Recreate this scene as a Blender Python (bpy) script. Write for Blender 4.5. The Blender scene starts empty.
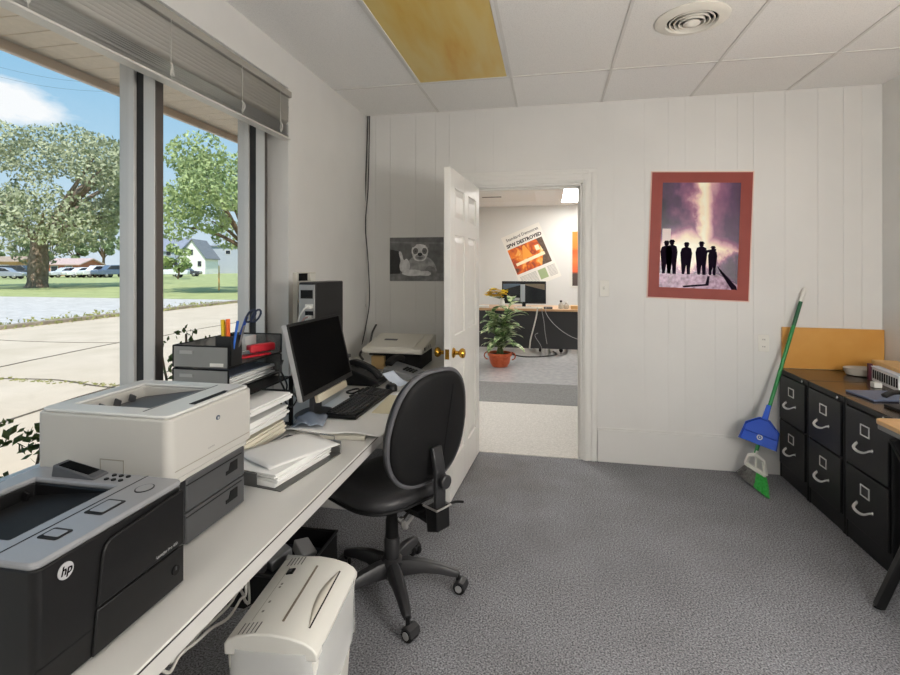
import bpy, bmesh, math, random
from math import sin, cos, pi, radians, atan2, sqrt
from mathutils import Vector, Matrix, noise as mnoise
random.seed(7)
SC = bpy.context.scene
COL = SC.collection
TH = atan2(100, 500); ST, CT = sin(TH), cos(TH); EYE = 1.415

# ------------------------------------------------------------------ helpers
def ray(x, y):
    u = (x-450)/500; v = (267-y)/500
    return (-ST+u*CT, CT+u*ST, v)
def on_z(x, y, z):
    d = ray(x, y); t = (z-EYE)/d[2]; return Vector((d[0]*t, d[1]*t, z))
def on_x(x, y, X):
    d = ray(x, y); t = X/d[0]; return Vector((X, d[1]*t, EYE+d[2]*t))
def on_y(x, y, Y):
    d = ray(x, y); t = Y/d[1]; return Vector((d[0]*t, Y, EYE+d[2]*t))
def at(x, f):
    d = ray(x, 267); return d[0]*f, d[1]*f

def lin(c):
    c = c/255.0
    return c/12.92 if c <= .04045 else ((c+.055)/1.055)**2.4
def rgb(r, g, b): return (lin(r), lin(g), lin(b), 1)

def new_mat(name):
    m = bpy.data.materials.new(name); m.use_nodes = True
    nt = m.node_tree
    b = nt.nodes['Principled BSDF']
    return m, nt, b
def L(nt, a, b): nt.links.new(a, b)
def mat(name, c, rough=.5, metal=0, var=0, vscale=20, bump=0, bscale=200, spec=.5, trans=0, c2=None, detail=3):
    m, nt, b = new_mat(name)
    b.inputs['Base Color'].default_value = rgb(*c)
    b.inputs['Roughness'].default_value = rough
    b.inputs['Metallic'].default_value = metal
    b.inputs['Specular IOR Level'].default_value = spec
    if var or c2:
        tc = nt.nodes.new('ShaderNodeTexCoord'); n = nt.nodes.new('ShaderNodeTexNoise')
        n.inputs['Scale'].default_value = vscale; n.inputs['Detail'].default_value = detail
        L(nt, tc.outputs['Object'], n.inputs['Vector'])
        r = nt.nodes.new('ShaderNodeValToRGB')
        r.color_ramp.elements[0].position = .3; r.color_ramp.elements[1].position = .7
        if c2:
            r.color_ramp.elements[0].color = rgb(*c); r.color_ramp.elements[1].color = rgb(*c2)
        else:
            r.color_ramp.elements[0].color = rgb(*[max(0, k-var) for k in c]); r.color_ramp.elements[1].color = rgb(*[min(255, k+var) for k in c])
        L(nt, n.outputs['Fac'], r.inputs['Fac']); L(nt, r.outputs['Color'], b.inputs['Base Color'])
    if bump:
        tc = nt.nodes.new('ShaderNodeTexCoord'); n = nt.nodes.new('ShaderNodeTexNoise')
        n.inputs['Scale'].default_value = bscale; n.inputs['Detail'].default_value = 2
        L(nt, tc.outputs['Object'], n.inputs['Vector'])
        bp = nt.nodes.new('ShaderNodeBump'); bp.inputs['Strength'].default_value = bump; bp.inputs['Distance'].default_value = .004
        L(nt, n.outputs['Fac'], bp.inputs['Height']); L(nt, bp.outputs['Normal'], b.inputs['Normal'])
    if trans:
        out = nt.nodes['Material Output']; t = nt.nodes.new('ShaderNodeBsdfTransparent'); mx = nt.nodes.new('ShaderNodeMixShader')
        mx.inputs[0].default_value = trans
        L(nt, b.outputs[0], mx.inputs[1]); L(nt, t.outputs[0], mx.inputs[2]); L(nt, mx.outputs[0], out.inputs['Surface'])
    return m

def rootmat(o):
    while o.parent is not None: o = o.parent
    return Matrix.Translation(o.location) @ o.rotation_euler.to_matrix().to_4x4()

class B:
    def __init__(s): s.v = []; s.f = []; s.m = []
    def add(s, vs, fs, m=0):
        o = len(s.v); s.v += [tuple(v) for v in vs]
        for f in fs: s.f.append(tuple(o+i for i in f)); s.m.append(m)
        return s
    def box(s, x0, x1, y0, y1, z0, z1, m=0):
        return s.add([(x0,y0,z0),(x1,y0,z0),(x1,y1,z0),(x0,y1,z0),(x0,y0,z1),(x1,y0,z1),(x1,y1,z1),(x0,y1,z1)],
                     [(0,3,2,1),(4,5,6,7),(0,1,5,4),(1,2,6,5),(2,3,7,6),(3,0,4,7)], m)
    def obox(s, c, size, rot=(0,0,0), m=0):
        R = Matrix.Rotation(rot[2],3,'Z') @ Matrix.Rotation(rot[1],3,'Y') @ Matrix.Rotation(rot[0],3,'X')
        c = Vector(c); h = [k/2 for k in size]
        vs = [c + R @ Vector((a*h[0], b*h[1], d*h[2])) for d in (-1,1) for a,b in ((-1,-1),(1,-1),(1,1),(-1,1))]
        return s.add(vs, [(0,3,2,1),(4,5,6,7),(0,1,5,4),(1,2,6,5),(2,3,7,6),(3,0,4,7)], m)
    def hexa(s, bot, top, m=0):
        return s.add(list(bot)+list(top), [(0,3,2,1),(4,5,6,7),(0,1,5,4),(1,2,6,5),(2,3,7,6),(3,0,4,7)], m)
    def sweep(s, pts, secs, m=0, up=(0,0,1), closed_sec=True):
        """pts: path; secs: list of (list of (a,b)) cross sections, a along side, b along up-ish"""
        P = [Vector(p) for p in pts]; n = len(P); k = len(secs[0])
        o = len(s.v); side = None
        for i in range(n):
            t = (P[min(i+1,n-1)]-P[max(i-1,0)]).normalized()
            if side is None:
                u = Vector(up)
                if abs(t.dot(u)) > .97: u = Vector((1,0,0)) if abs(t.x) < .9 else Vector((0,1,0))
                side = t.cross(u).normalized()
            else:
                side = (side - t*side.dot(t)).normalized()
            u = side.cross(t).normalized()
            for a,b in secs[i]: s.v.append(tuple(P[i]+side*a+u*b))
        for i in range(n-1):
            for j in range(k):
                j2 = (j+1) % k
                s.f.append((o+i*k+j, o+i*k+j2, o+(i+1)*k+j2, o+(i+1)*k+j)); s.m.append(m)
        s.f.append(tuple(o+j for j in reversed(range(k)))); s.m.append(m)
        s.f.append(tuple(o+(n-1)*k+j for j in range(k))); s.m.append(m)
        return s
    def tube(s, pts, r, n=8, m=0):
        rs = r if isinstance(r, (list,tuple)) else [r]*len(pts)
        return s.sweep(pts, [[(q*cos(2*pi*j/n), q*sin(2*pi*j/n)) for j in range(n)] for q in rs], m)
    def bar(s, pts, w, h, m=0, up=(0,0,1)):
        ws = w if isinstance(w,(list,tuple)) else [w]*len(pts); hs = h if isinstance(h,(list,tuple)) else [h]*len(pts)
        return s.sweep(pts, [[(-a/2,-b/2),(a/2,-b/2),(a/2,b/2),(-a/2,b/2)] for a,b in zip(ws,hs)], m, up)
    def lathe(s, prof, c=(0,0,0), axis='Z', n=24, m=0):
        c = Vector(c); o = len(s.v)
        A = {'Z':(Vector((1,0,0)),Vector((0,1,0)),Vector((0,0,1))),'X':(Vector((0,1,0)),Vector((0,0,1)),Vector((1,0,0))),'Y':(Vector((0,0,1)),Vector((1,0,0)),Vector((0,1,0)))}[axis] if isinstance(axis,str) else axis
        for r,z in prof:
            for j in range(n):
                a = 2*pi*j/n; s.v.append(tuple(c+A[0]*(r*cos(a))+A[1]*(r*sin(a))+A[2]*z))
        for i in range(len(prof)-1):
            for j in range(n):
                j2=(j+1)%n; s.f.append((o+i*n+j,o+i*n+j2,o+(i+1)*n+j2,o+(i+1)*n+j)); s.m.append(m)
        s.f.append(tuple(o+j for j in reversed(range(n)))); s.m.append(m)
        s.f.append(tuple(o+(len(prof)-1)*n+j for j in range(n))); s.m.append(m)
        return s
    def prism(s, poly, frame, a, b, m=0):
        """poly: 2D points; frame(u,v,w)->3D; extruded from w=a to w=b"""
        k=len(poly); vs=[frame(u,v,a) for u,v in poly]+[frame(u,v,b) for u,v in poly]
        fs=[tuple(reversed(range(k))), tuple(range(k,2*k))]+[(i,(i+1)%k,k+(i+1)%k,k+i) for i in range(k)]
        return s.add(vs, fs, m)
    def face(s, pts, m=0): return s.add(pts, [tuple(range(len(pts)))], m)
    def build(s, name, mats, parent=None, bevel=0, seg=2, smooth=True, sub=0, local=False, angle=35, fix=True, solid=0):
        if not isinstance(mats,(list,tuple)): mats=[mats]
        vs = s.v
        if parent is not None and not local:
            inv = rootmat(parent).inverted(); vs = [tuple(inv @ Vector(v)) for v in vs]
        me = bpy.data.meshes.new(name); me.from_pydata(vs, [], s.f)
        for q in mats: me.materials.append(q)
        me.polygons.foreach_set('material_index', s.m)
        if fix:
            bm = bmesh.new(); bm.from_mesh(me); bmesh.ops.recalc_face_normals(bm, faces=bm.faces); bm.to_mesh(me); bm.free()
        if smooth:
            me.polygons.foreach_set('use_smooth',[True]*len(me.polygons)); me.set_sharp_from_angle(angle=radians(angle))
        me.update()
        o = bpy.data.objects.new(name, me); COL.objects.link(o)
        if parent is not None: o.parent = parent
        if solid:
            q=o.modifiers.new('solid','SOLIDIFY'); q.thickness=solid; q.offset=0
        if bevel:
            q=o.modifiers.new('bevel','BEVEL'); q.width=bevel; q.segments=seg; q.limit_method='ANGLE'; q.angle_limit=radians(40); q.harden_normals=False
        if sub:
            q=o.modifiers.new('sub','SUBSURF'); q.levels=sub; q.render_levels=sub
        return o

def tag(o, label=None, cat=None, group=None, kind=None):
    if label: o['label']=label
    if cat: o['category']=cat
    if group: o['group']=group
    if kind: o['kind']=kind
    return o
def thing(name, label, cat, loc=(0,0,0), rz=0, group=None):
    o=bpy.data.objects.new(name,None); COL.objects.link(o); o.location=loc; o.rotation_euler=(0,0,rz); o.empty_display_size=.05
    return tag(o,label,cat,group)
def struct(o, label=None):
    o['kind']='structure'
    if label: o['label']=label
    return o
def dup(root, loc, rz=None, label=None, name=None):
    r=root.copy(); COL.objects.link(r); r.location=loc
    if rz is not None: r.rotation_euler=(0,0,rz)
    if label: r['label']=label
    for ch in list(root.children):
        c=ch.copy(); COL.objects.link(c); c.parent=r
        for g in list(ch.children):
            d=g.copy(); COL.objects.link(d); d.parent=c
    return r
def text_mesh(b, s, size, frame, w=0, m=0, align='LEFT', bold=0, shear=0):
    cu=bpy.data.curves.new('t','FONT'); cu.body=s; cu.size=size; cu.align_x=align; cu.offset=bold; cu.shear=shear; cu.resolution_u=2
    o=bpy.data.objects.new('t',cu); COL.objects.link(o)
    dg=bpy.context.evaluated_depsgraph_get(); me=bpy.data.meshes.new_from_object(o.evaluated_get(dg))
    vs=[frame(v.co.x,v.co.y,w) for v in me.vertices]; fs=[tuple(p.vertices) for p in me.polygons]
    b.add(vs,fs,m)
    bpy.data.objects.remove(o); bpy.data.curves.remove(cu); bpy.data.meshes.remove(me)
def circ(cx, cy, rx, ry=None, n=20, a0=0):
    ry = rx if ry is None else ry
    return [(cx+rx*cos(2*pi*i/n+a0), cy+ry*sin(2*pi*i/n+a0)) for i in range(n)]
def smooth_path(pts, k=6):
    """Catmull-Rom"""
    P=[Vector(p) for p in pts]; out=[]
    for i in range(len(P)-1):
        p0=P[max(i-1,0)];p1=P[i];p2=P[i+1];p3=P[min(i+2,len(P)-1)]
        for j in range(k):
            t=j/k
            out.append(.5*((2*p1)+(-p0+p2)*t+(2*p0-5*p1+4*p2-p3)*t*t+(-p0+3*p1-3*p2+p3)*t**3))
    out.append(P[-1]); return out
def rrect(x0,x1,y0,y1,r,n=4):
    out=[]
    for cx,cy,a in ((x1-r,y1-r,0),(x0+r,y1-r,pi/2),(x0+r,y0+r,pi),(x1-r,y0+r,3*pi/2)):
        for i in range(n+1): out.append((cx+r*cos(a+pi/2*i/n), cy+r*sin(a+pi/2*i/n)))
    return out
def squirc(a,b,p,n):
    out=[]
    for i in range(n):
        t=2*pi*i/n; c,s_=cos(t),sin(t)
        out.append((a*math.copysign(abs(c)**(2/p),c), b*math.copysign(abs(s_)**(2/p),s_)))
    return out
def ring(b, outer, inner, z0, z1, m=0):
    k=len(outer); vs=[(x,y,z0) for x,y in outer]+[(x,y,z0) for x,y in inner]+[(x,y,z1) for x,y in outer]+[(x,y,z1) for x,y in inner]; fs=[]
    for i in range(k):
        j=(i+1)%k; fs+=[(i,j,2*k+j,2*k+i),(k+j,k+i,3*k+i,3*k+j),(2*k+i,2*k+j,3*k+j,3*k+i),(j,i,k+i,k+j)]
    b.add(vs,fs,m)
# frames for flat art
def fr_back(x0,z0,Y,rot=0):        # on a wall facing -Y
    c,s_=cos(rot),sin(rot)
    return lambda u,v,w: (x0+u*c-v*s_, Y-w, z0+u*s_+v*c)
def fr_x(y0,z0,X):                 # on a face facing +X: u along +Y, v up
    return lambda u,v,w: (X+w, y0+u, z0+v)

# ------------------------------------------------------------------ materials
wall_m = mat('wall_paint',(216,215,212),.55,bump=.15,bscale=60,var=3,vscale=3)
panel_m = mat('panel_paint',(219,218,215),.5,bump=.12,bscale=50,var=3,vscale=2)
trim_m = mat('trim_paint',(224,223,219),.4)
door_m = mat('door_paint',(233,231,226),.38)
white_m = mat('white_plastic',(225,223,216),.4)
beige_m = mat('beige_plastic',(184,182,176),.45)
offw_m = mat('off_white_plastic',(220,219,212),.42)
dkgrey_m = mat('dark_grey_plastic',(70,71,74),.5)
black_m = mat('black_plastic',(17,17,18),.4,spec=.35)
matte_black = mat('matte_black_plastic',(15,15,16),.65,spec=.25)
gloss_black = mat('screen_black',(5,5,6),.5,spec=.03)
greytop_m = mat('grey_satin_plastic',(136,137,140),.24)
paper_m = mat('paper',(236,236,234),.8)
paper2_m = mat('aged_paper',(226,220,202),.8)
chrome_m = mat('chrome',(210,210,210),.22,1)
nickel_m = mat('bright_nickel',(222,222,220),.3,.45)
steel_m = mat('brushed_aluminium',(176,174,172),.38,.75)
brass_m = mat('brass',(196,150,60),.25,1)
blackmetal_m = mat('black_enamel',(19,19,20),.45,var=3,vscale=8,spec=.35)
rubber_m = mat('rubber',(18,18,18),.7)
desk_m = mat('desk_laminate',(200,199,195),.3)
wood_m = mat('varnished_pine',(198,140,62),.38,c2=(212,158,80),vscale=4)
ltwood_m = mat('pale_wood',(214,172,112),.5,var=10,vscale=9)
cable_m = mat('black_cable',(20,20,20),.5)
wcable_m = mat('white_cable',(205,203,196),.5)
mesh_m = mat('wire_mesh',(120,120,118),.5,.4,trans=.3)
red_m = mat('red_plastic',(190,28,42),.4)
blue_m = mat('blue_plastic',(38,88,200),.4)
green_m = mat('green_paint',(28,128,62),.4)

def carpet():
    m,nt,b=new_mat('carpet'); b.inputs['Roughness'].default_value=.95; b.inputs['Specular IOR Level'].default_value=.1
    tc=nt.nodes.new('ShaderNodeTexCoord')
    def nz(s,d=3):
        n=nt.nodes.new('ShaderNodeTexNoise'); n.inputs['Scale'].default_value=s; n.inputs['Detail'].default_value=d; L(nt,tc.outputs['Object'],n.inputs['Vector']); return n
    a=nz(150,5); r=nt.nodes.new('ShaderNodeValToRGB'); r.color_ramp.elements[0].position=.32; r.color_ramp.elements[1].position=.68
    r.color_ramp.elements[0].color=rgb(68,69,73); r.color_ramp.elements[1].color=rgb(168,169,174); L(nt,a.outputs['Fac'],r.inputs['Fac'])
    c=nz(3.2,5); r2=nt.nodes.new('ShaderNodeValToRGB'); r2.color_ramp.elements[0].position=.3; r2.color_ramp.elements[1].position=.72
    r2.color_ramp.elements[0].color=(.84,.83,.82,1); r2.color_ramp.elements[1].color=(1.06,1.06,1.06,1); L(nt,c.outputs['Fac'],r2.inputs['Fac'])
    mx=nt.nodes.new('ShaderNodeMix'); mx.data_type='RGBA'; mx.blend_type='MULTIPLY'; mx.inputs[0].default_value=.8
    L(nt,r.outputs['Color'],mx.inputs[6]); L(nt,r2.outputs['Color'],mx.inputs[7])
    # brown worn stain near the doorway
    d=nt.nodes.new('ShaderNodeVectorMath'); d.operation='DISTANCE'; d.inputs[1].default_value=(-.42,3.45,0); L(nt,tc.outputs['Object'],d.inputs[0])
    e=nz(6,3); ad=nt.nodes.new('ShaderNodeMath'); ad.operation='MULTIPLY_ADD'; ad.inputs[1].default_value=.7; L(nt,e.outputs['Fac'],ad.inputs[0]); L(nt,d.outputs['Value'],ad.inputs[2])
    mr=nt.nodes.new('ShaderNodeMapRange'); mr.inputs['From Min'].default_value=.35; mr.inputs['From Max'].default_value=.95; mr.inputs['To Min'].default_value=.5; mr.inputs['To Max'].default_value=0; L(nt,ad.outputs[0],mr.inputs['Value'])
    m2=nt.nodes.new('ShaderNodeMix'); m2.data_type='RGBA'; m2.blend_type='MULTIPLY'; L(nt,mr.outputs[0],m2.inputs[0]); L(nt,mx.outputs[2],m2.inputs[6]); m2.inputs[7].default_value=rgb(200,190,172)
    L(nt,m2.outputs[2],b.inputs['Base Color'])
    bp=nt.nodes.new('ShaderNodeBump'); bp.inputs['Strength'].default_value=.6; bp.inputs['Distance'].default_value=.006; L(nt,a.outputs['Fac'],bp.inputs['Height']); L(nt,bp.outputs['Normal'],b.inputs['Normal'])
    return m
carpet_m=carpet()

def tile_mat():
    m,nt,b=new_mat('ceiling_tile'); b.inputs['Roughness'].default_value=.9
    tc=nt.nodes.new('ShaderNodeTexCoord'); mp=nt.nodes.new('ShaderNodeMapping')
    mp.inputs['Location'].default_value=(.243/.61,-3.18/1.22,0); mp.inputs['Scale'].default_value=(1/.61,1/1.22,0)
    L(nt,tc.outputs['Object'],mp.inputs['Vector'])
    fl=nt.nodes.new('ShaderNodeVectorMath'); fl.operation='FLOOR'; L(nt,mp.outputs[0],fl.inputs[0])
    wn=nt.nodes.new('ShaderNodeTexWhiteNoise'); wn.noise_dimensions='3D'; L(nt,fl.outputs[0],wn.inputs['Vector'])
    r=nt.nodes.new('ShaderNodeValToRGB'); r.color_ramp.elements[0].color=rgb(232,230,226); r.color_ramp.elements[1].color=rgb(240,240,240); L(nt,wn.outputs['Value'],r.inputs['Fac'])
    n=nt.nodes.new('ShaderNodeTexNoise'); n.inputs['Scale'].default_value=190; L(nt,tc.outputs['Object'],n.inputs['Vector'])
    r2=nt.nodes.new('ShaderNodeValToRGB'); r2.color_ramp.elements[0].position=.35; r2.color_ramp.elements[0].color=(.86,.86,.86,1); r2.color_ramp.elements[1].position=.5; L(nt,n.outputs['Fac'],r2.inputs['Fac'])
    mx=nt.nodes.new('ShaderNodeMix'); mx.data_type='RGBA'; mx.blend_type='MULTIPLY'; mx.inputs[0].default_value=.8
    L(nt,r.outputs['Color'],mx.inputs[6]); L(nt,r2.outputs['Color'],mx.inputs[7]); L(nt,mx.outputs[2],b.inputs['Base Color'])
    return m
tile_m=tile_mat()

def glass_mat():
    m,nt,b=new_mat('window_glass'); nt.nodes.remove(b); out=nt.nodes['Material Output']
    t=nt.nodes.new('ShaderNodeBsdfTransparent'); t.inputs[0].default_value=(.965,.965,.965,1)
    g=nt.nodes.new('ShaderNodeBsdfGlossy'); g.inputs['Roughness'].default_value=.02
    lw=nt.nodes.new('ShaderNodeLayerWeight'); lw.inputs[0].default_value=.5
    pw=nt.nodes.new('ShaderNodeMath'); pw.operation='POWER'; pw.inputs[1].default_value=5; L(nt,lw.outputs['Facing'],pw.inputs[0])
    fr=nt.nodes.new('ShaderNodeMath'); fr.operation='MULTIPLY_ADD'; fr.inputs[1].default_value=.5; fr.inputs[2].default_value=.02; L(nt,pw.outputs[0],fr.inputs[0])
    mx=nt.nodes.new('ShaderNodeMixShader'); L(nt,fr.outputs[0],mx.inputs[0]); L(nt,t.outputs[0],mx.inputs[1]); L(nt,g.outputs[0],mx.inputs[2]); L(nt,mx.outputs[0],out.inputs['Surface'])
    return m
glass_m=glass_mat()
def emit(name,c,s):
    m,nt,b=new_mat(name); b.inputs['Base Color'].default_value=rgb(235,235,230); b.inputs['Emission Color'].default_value=rgb(*c); b.inputs['Emission Strength'].default_value=s; return m

FILL_S=4.5; LAMP_F=18.0; SKY_S=1.0; SUN_S=5.4; GLOBE_FILL_S=38.0; EXPO=0.0
# ------------------------------------------------------------------ the room shell
XL, XR, YB, YR, ZC = -1.44, 2.15, 3.79, -2.9, 2.62
WY0, WY1, WZ0, WZ1 = -2.5, 2.588, .70, 2.42       # window opening in the left wall
struct(B().box(XL-.22, XR+.12, YR-.12, YB, -.12, 0).build('floor', carpet_m, smooth=False))
# ceiling tiles with a thin raised seam grid; openings for the fixtures are covered by the fixtures
struct(B().box(XL-.22, XR+.12, YR-.12, YB+.12, ZC, ZC+.05).build('ceiling', tile_m, smooth=False))
g = B()
gx = [-.85, -.243, .367, .972, 1.583]
for x in gx: g.box(x-.008, x+.008, YR, YB, ZC-.004, ZC+.002)
for y in (-1.70, -.48, .74, 1.96, 3.18): g.box(XL, XR, y-.008, y+.008, ZC-.0045, ZC+.002)
struct(g.build('trim_1', mat('tile_grid',(214,212,208),.6), smooth=False))
# left wall with the long window opening
w = B()
w.box(XL-.22, XL, WY1, YB, 0, ZC); w.box(XL-.22, XL, YR-.12, WY0, 0, ZC)
w.box(XL-.22, XL, WY0, WY1, 0, WZ0); w.box(XL-.22, XL, WY0, WY1, WZ1, ZC)
wl = struct(w.build('wall_left', wall_m, smooth=False))
# back wall: vertical grooved panels around a door opening
DX0, DX1, DZ = -.57, .235, 2.035
b = B()
b.box(XL, DX0, YB+.003, YB+.12, 0, ZC); b.box(DX1, XR, YB+.003, YB+.12, 0, ZC); b.box(DX0, DX1, YB+.003, YB+.12, DZ, ZC)
edges = [2.15]; k = 0; steps = [.12,.11,.15,.2,.195,.1,.14,.2,.11,.16,.21]
while edges[-1] > XL: edges.append(max(XL, edges[-1]-steps[k % len(steps)])); k += 1
for hi, lo in zip(edges[:-1], edges[1:]):
    a, c = lo+.0012, hi-.0012
    if c <= a: continue
    segs = []
    for x0, x1 in ((a, min(c, DX0)), (max(a, DX1), c)):
        if x1 > x0: b.box(x0, x1, YB, YB+.0052, 0, ZC)
    x0, x1 = max(a, DX0), min(c, DX1)
    if x1 > x0: b.box(x0, x1, YB, YB+.0052, DZ, ZC)
struct(b.build('wall_back', panel_m, smooth=False))
struct(B().box(XR, XR+.12, YR-.12, YB+.12, 0, ZC).build('wall_right', wall_m, smooth=False))
struct(B().box(XL-.22, XR+.12, YR-.12, YR, 0, ZC).build('wall_rear', wall_m, smooth=False))
# tall baseboard right of the door
b = B(); b.box(DX1+.105, XR-.001, YB-.016, YB, 0, .235); b.box(DX1+.105, XR-.001, YB-.010, YB, .235, .248)
struct(b.build('baseboard_back', panel_m, bevel=.003))
# door casing and jambs
b = B()
for x0, x1 in ((DX1, DX1+.1), (DX0-.1, DX0)):
    b.box(x0, x1, YB-.014, YB, 0, DZ+.1)
    b.box(x0+.012, x0+.038, YB-.02, YB-.01, 0, DZ+.02); b.box(x0+.062, x0+.088, YB-.02, YB-.01, 0, DZ+.07)
b.box(DX0, DX1, YB-.014, YB, DZ, DZ+.1); b.box(DX0, DX1, YB-.02, YB-.01, DZ+.012, DZ+.035); b.box(DX0-.04, DX1+.04, YB-.02, YB-.01, DZ+.062, DZ+.085)
b.box(DX1-.018, DX1+.002, YB, YB+.13, 0, DZ); b.box(DX0-.002, DX0+.018, YB, YB+.13, 0, DZ); b.box(DX0, DX1, YB, YB+.13, DZ-.018, DZ+.002)
b.box(DX1-.03, DX1-.016, YB+.05, YB+.09, 0, DZ); b.box(DX0, DX1, YB+.05, YB+.09, DZ-.032, DZ-.016)
struct(b.build('trim_2', trim_m, bevel=.003))
# ------------------------------------------------------------------ door leaf, swung into the room
DR = thing('door_1', 'white six-panel door standing open into the room beside the desk', 'door', (-.527, 3.765, .012), -radians(3.6))
DR['kind'] = 'structure'
LW, LH, LT = .85, 2.0, .041
b = B()
st = .105
for y0, y1 in ((-LW, -LW+st), (-st, 0), (-LW/2-.05, -LW/2+.05)): b.box(-LT, 0, y0, y1, 0, LH)
rails = [(0,.22), (.80,.98), (1.60,1.70), (LH-.11, LH)]
for z0, z1 in rails:
    b.box(-LT+.0003, -.0003, -LW+st, -LW/2-.05, z0, z1); b.box(-LT+.0003, -.0003, -LW/2+.05, -st, z0, z1)
b.build('door_frame', door_m, DR, bevel=.003, local=True)
for y0, y1 in ((-LW+st, -LW/2-.05), (-LW/2+.05, -st)):
    for (a, z0), (z1, c) in zip(rails[:-1], rails[1:]):
        p = B(); p.box(-LT+.013, -.013, y0, y1, z0, z1)
        ins = .028
        for sx, X in ((1, -.013), (-1, -LT+.013)):
            q = [(y0+ins*.5, z0+ins*.5), (y1-ins*.5, z0+ins*.5), (y1-ins*.5, z1-ins*.5), (y0+ins*.5, z1-ins*.5)]
            r_ = [(y0+ins*1.6, z0+ins*1.6), (y1-ins*1.6, z0+ins*1.6), (y1-ins*1.6, z1-ins*1.6), (y0+ins*1.6, z1-ins*1.6)]
            p.hexa([(X, *t) for t in q], [(X+sx*.009, *t) for t in r_])
        p.build('door_panel', door_m, DR, local=True, smooth=False)
for sx, X in ((1, 0), (-1, -LT)):
    k = B().lathe([(.032,0),(.032,.004),(.026,.010),(.013,.016),(.012,.034),(.02,.040),(.029,.050),(.031,.060),(.026,.070),(.012,.075)], (X, -LW+.065, .882), (Vector((0,1,0)),Vector((0,0,1)),Vector((sx,0,0))), 24)
    tag(k.build('doorknob', brass_m, DR, local=True), 'round brass doorknob')
B().box(-LT+.008, -.008, -LW-.0015, -LW+.002, .852, .912).build('latch_plate', brass_m, DR, local=True)
# ------------------------------------------------------------------ window with aluminium mullions
WN = thing('window_1', 'long storefront window in the left wall with aluminium mullions', 'window', (XL, 0, 0)); WN['kind'] = 'structure'
alu = mat('window_aluminium',(206,204,200),.35,.15); alud = mat('window_dark_gasket',(34,33,33),.6)
shade_cap = mat('painted_shade_cap',(92,86,82),.45,.3)  # dark cap colour paints shade onto the mullion front faces
def mullion(y0, y1, nm):
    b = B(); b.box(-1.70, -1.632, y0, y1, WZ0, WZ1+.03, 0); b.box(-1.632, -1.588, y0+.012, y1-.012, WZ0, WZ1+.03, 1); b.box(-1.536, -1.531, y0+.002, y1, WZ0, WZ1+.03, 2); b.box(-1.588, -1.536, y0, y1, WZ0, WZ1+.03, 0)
    b.build(nm, [alu, alud, shade_cap], WN, bevel=.002)
my = [1.713-.77*i for i in range(6)]
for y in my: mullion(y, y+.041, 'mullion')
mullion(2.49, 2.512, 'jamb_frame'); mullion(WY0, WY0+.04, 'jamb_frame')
B().box(-1.66, -1.612, 2.505, WY1, WZ0, WZ1).build('jamb_gasket', alud, WN)
b = B(); b.box(-1.70, -1.53, WY0, WY1, WZ0, WZ0+.05); b.box(-1.70, -1.53, WY0, WY1, WZ1-.03, WZ1+.03)
b.build('window_frame', alu, WN, bevel=.003)
ys = [WY0+.04]+[v for y in reversed(my) for v in (y, y+.041)]+[2.49]
b = B()
for y0, y1 in zip(ys[::2], ys[1::2]): b.box(-1.662, -1.656, y0, y1, WZ0+.05, WZ1-.03)
b.build('glass', glass_m, WN, smooth=False)
struct(B().box(XL-.13, XL+.0, WY0, WY1, WZ0-.001, WZ0+.012).build('trim_3', trim_m))
struct(B().box(-1.611, XL, WY1-.012, WY1, WZ0, WZ1).build('trim_4', wall_m, smooth=False))
# ------------------------------------------------------------------ mini blind pulled up
BL = thing('mini_blind', 'long grey metal mini blind pulled up over the window', 'blind', (XL+.03, 0, 2.36))
slat_m = mat('blind_slat',(196,194,188),.4,.2); rail_m = mat('blind_rail',(206,204,198),.35,.15)
Y0, Y1 = -2.45, 2.505; bx = XL+.034
B().box(bx-.026, bx+.026, Y0, Y1, 2.335, 2.368).build('headrail', mat('headrail_grey',(150,147,140),.4), BL, bevel=.003)
s = B(); z = 2.328
def slat(z, tilt):
    c = .0135; dz = c*tilt
    s.add([(bx-c,Y0+.01,z-dz),(bx,Y0+.01,z+.003),(bx+c,Y0+.01,z+dz),(bx+c,Y1-.005,z+dz),(bx,Y1-.005,z+.003),(bx-c,Y1-.005,z-dz)], [(0,1,4,5),(1,2,3,4)])
for i in range(9): slat(z, .95); z -= .0162
s.build('slats', slat_m, BL, solid=.0012, fix=False)
s = B()
for i in range(9):
    slat(z+random.uniform(-.0012,.0012), random.uniform(-.12,.16)); z -= .0075
s.build('gathered_slats', mat('gathered_slat',(196,195,192),.35,.3), BL, solid=.0008, fix=False)
B().box(bx-.024, bx+.024, Y0+.01, Y1-.005, z-.010, z).build('bottom_rail', rail_m, BL, bevel=.003)
for y in (1.10, 1.62, 2.06, 2.39, .55, 0, -.55, -1.1, -1.65, -2.2):
    q = B()
    for dx in (-.0245, .0245): q.tube([(bx+dx, y, 2.345), (bx+dx, y, z)], .0012, 5)
    for j in range(3): q.tube(smooth_path([(bx+.024,y-.008+.008*j,z+.06),(bx+.036,y+random.uniform(-.012,.012),z+.04),(bx+.03,y+random.uniform(-.014,.014),z+.01),(bx+.025,y,z+.04)],4), .0013, 5)
    q.build('ladder_cord', wcable_m, BL)
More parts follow.
